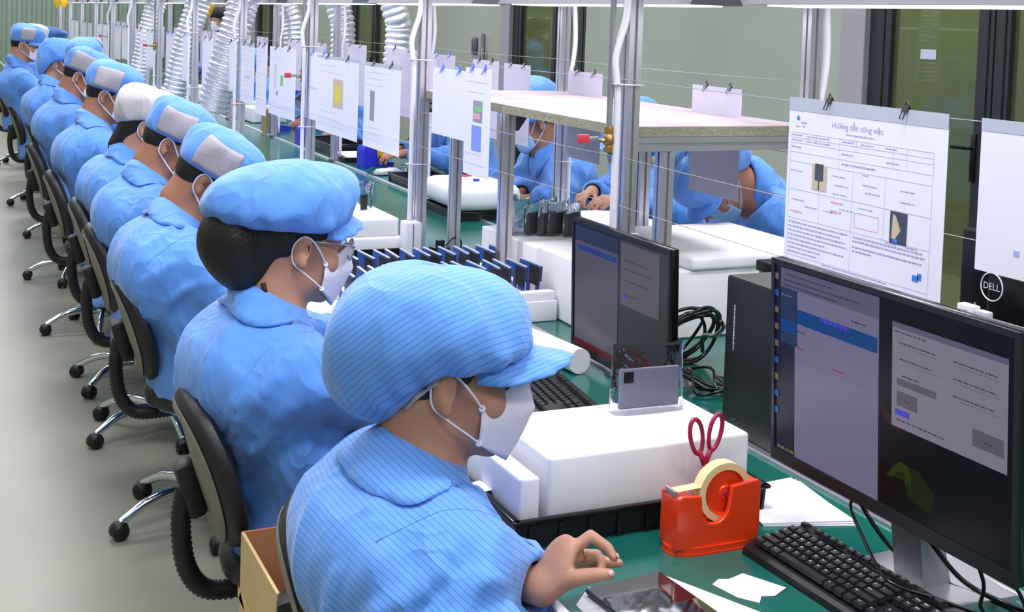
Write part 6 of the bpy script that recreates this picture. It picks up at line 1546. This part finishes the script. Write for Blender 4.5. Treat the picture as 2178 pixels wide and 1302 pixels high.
rr = random.Random(3); bag(MB(), 0.26, 0.14, 0.05, 8).build('film', M_BAG, t, True); MB().box((0, 0, 0.012), (0.16, 0.06, 0.02), bev=0.004).build('white_pad', M_PAPER, t)
t = thing('glue_bottle', 'white bottle with orange cap by the fourth post', 'bottle', (2.36, 10.9, 0.7505)); MB().lathe([(0, 0), (0.045, 0), (0.047, 0.09), (0.040, 0.11), (0.022, 0.12)], seg=16).build('body', M_WHITEP, t, True, 40); MB().lathe([(0, 0.115), (0.040, 0.115), (0.036, 0.15), (0.016, 0.17), (0.006, 0.20), (0, 0.20)], seg=16).build('cap', M_ORANGE, t, True, 40)
rr = random.Random(12)
for k, (x, y) in enumerate([(1.35, 6.1), (1.40, 7.0), (1.30, 7.7), (1.42, 8.6), (1.38, 9.6), (1.36, 10.6), (1.40, 11.6), (1.40, 12.8), (2.55, 10.6), (2.5, 11.4), (2.55, 12.6), (2.6, 13.6)]):
    near_ = x < 2
    foam('distant white foam block on the %s bench, %s from the camera' % (('near', ORD[k]) if near_ else ('far', ORD[k - 8])), x - 0.15, x + 0.15, y - 0.2, y + 0.2, 0.7515, 0.84 + rr.uniform(0, .05), 0.012, group='distant foam blocks on the %s bench' % ('near' if near_ else 'far'))
for k, (x, y) in enumerate([(2.0, 12.0), (1.98, 10.6), (2.02, 13.2)]):
    foam('distant white foam block on the middle bench beside the %s duct' % ['farthest slanting', 'middle slanting', 'first far'][k], x - 0.12, x + 0.12, y - 0.2, y + 0.2, 0.7515, 0.88, 0.012, group='distant foam blocks on the middle bench')

for x, y, z, lab in ((1.37, 16.9, 1.73, 'orange tool balancer hanging at the far end of the near bench'), (1.36, 15.8, 1.725, 'second orange tool balancer hanging at the far end, beside the first'), (2.165, 11.1, 1.72, 'orange tool balancer hanging beside the standing person')):
    t = thing('tool_balancer', lab, 'tool balancer', (x, y, z))
    MB().lathe([(0, 0.05), (0.015, 0.05), (0.040, 0.03), (0.043, -0.01), (0.026, -0.05), (0.010, -0.08), (0, -0.085)], seg=16, sx=1.0, sy=0.5).build('body', M_YELLOW, t, True, 40)
    MB().tube([(0, 0, -0.08), (0, 0, -0.42)], 0.004, 6).build('cord', M_WIRE, t); MB().tube([(0, 0, 0.05), (0, 0, CEIL_Z - z)], 0.006, 6).build('hanger', M_STEEL, t)
    MB().tube([(0.0, 0, -0.42), (0.02, 0, -0.44), (0.0, 0, -0.47), (-0.02, 0, -0.45)], 0.005, 6).build('hook', M_STEEL, t, True)
# ------------------------------------------------------------------ cardboard box on the floor
t = thing('cardboard_box', 'open cardboard box with yellow packing tape behind the front chair', 'box', (0.765, 2.38, 0.0), 0.0)
bx, by, bz = 0.18, 0.15, 0.60
for s in (1, -1): MB().box((s * bx, 0, bz / 2), (0.006, 2 * by, bz)).build('side_wall', M_CARDL, t)
for s in (1, -1): MB().box((0, s * by, bz / 2), (2 * bx, 0.006, bz)).build('end_wall', M_CARD, t)
MB().box((0, 0, 0.004), (2 * bx, 2 * by, 0.006)).build('bottom', M_CARD, t)
for z, a in ((0.46, 0.06), (0.34, -0.05), (0.40, 0.5)): MB().box((-bx - 0.0038, 0.02, z), (0.001, 2 * by * 0.96, 0.022), rotm('X', a)).build('packing_tape', M_PTAPE, t)
inn = MB()
for s in (1, -1): inn.box((s * (bx - 0.004), 0, bz / 2), (0.002, 2 * by - 0.01, bz - 0.004))
inn.build('inner_lining', M_CARD, t)
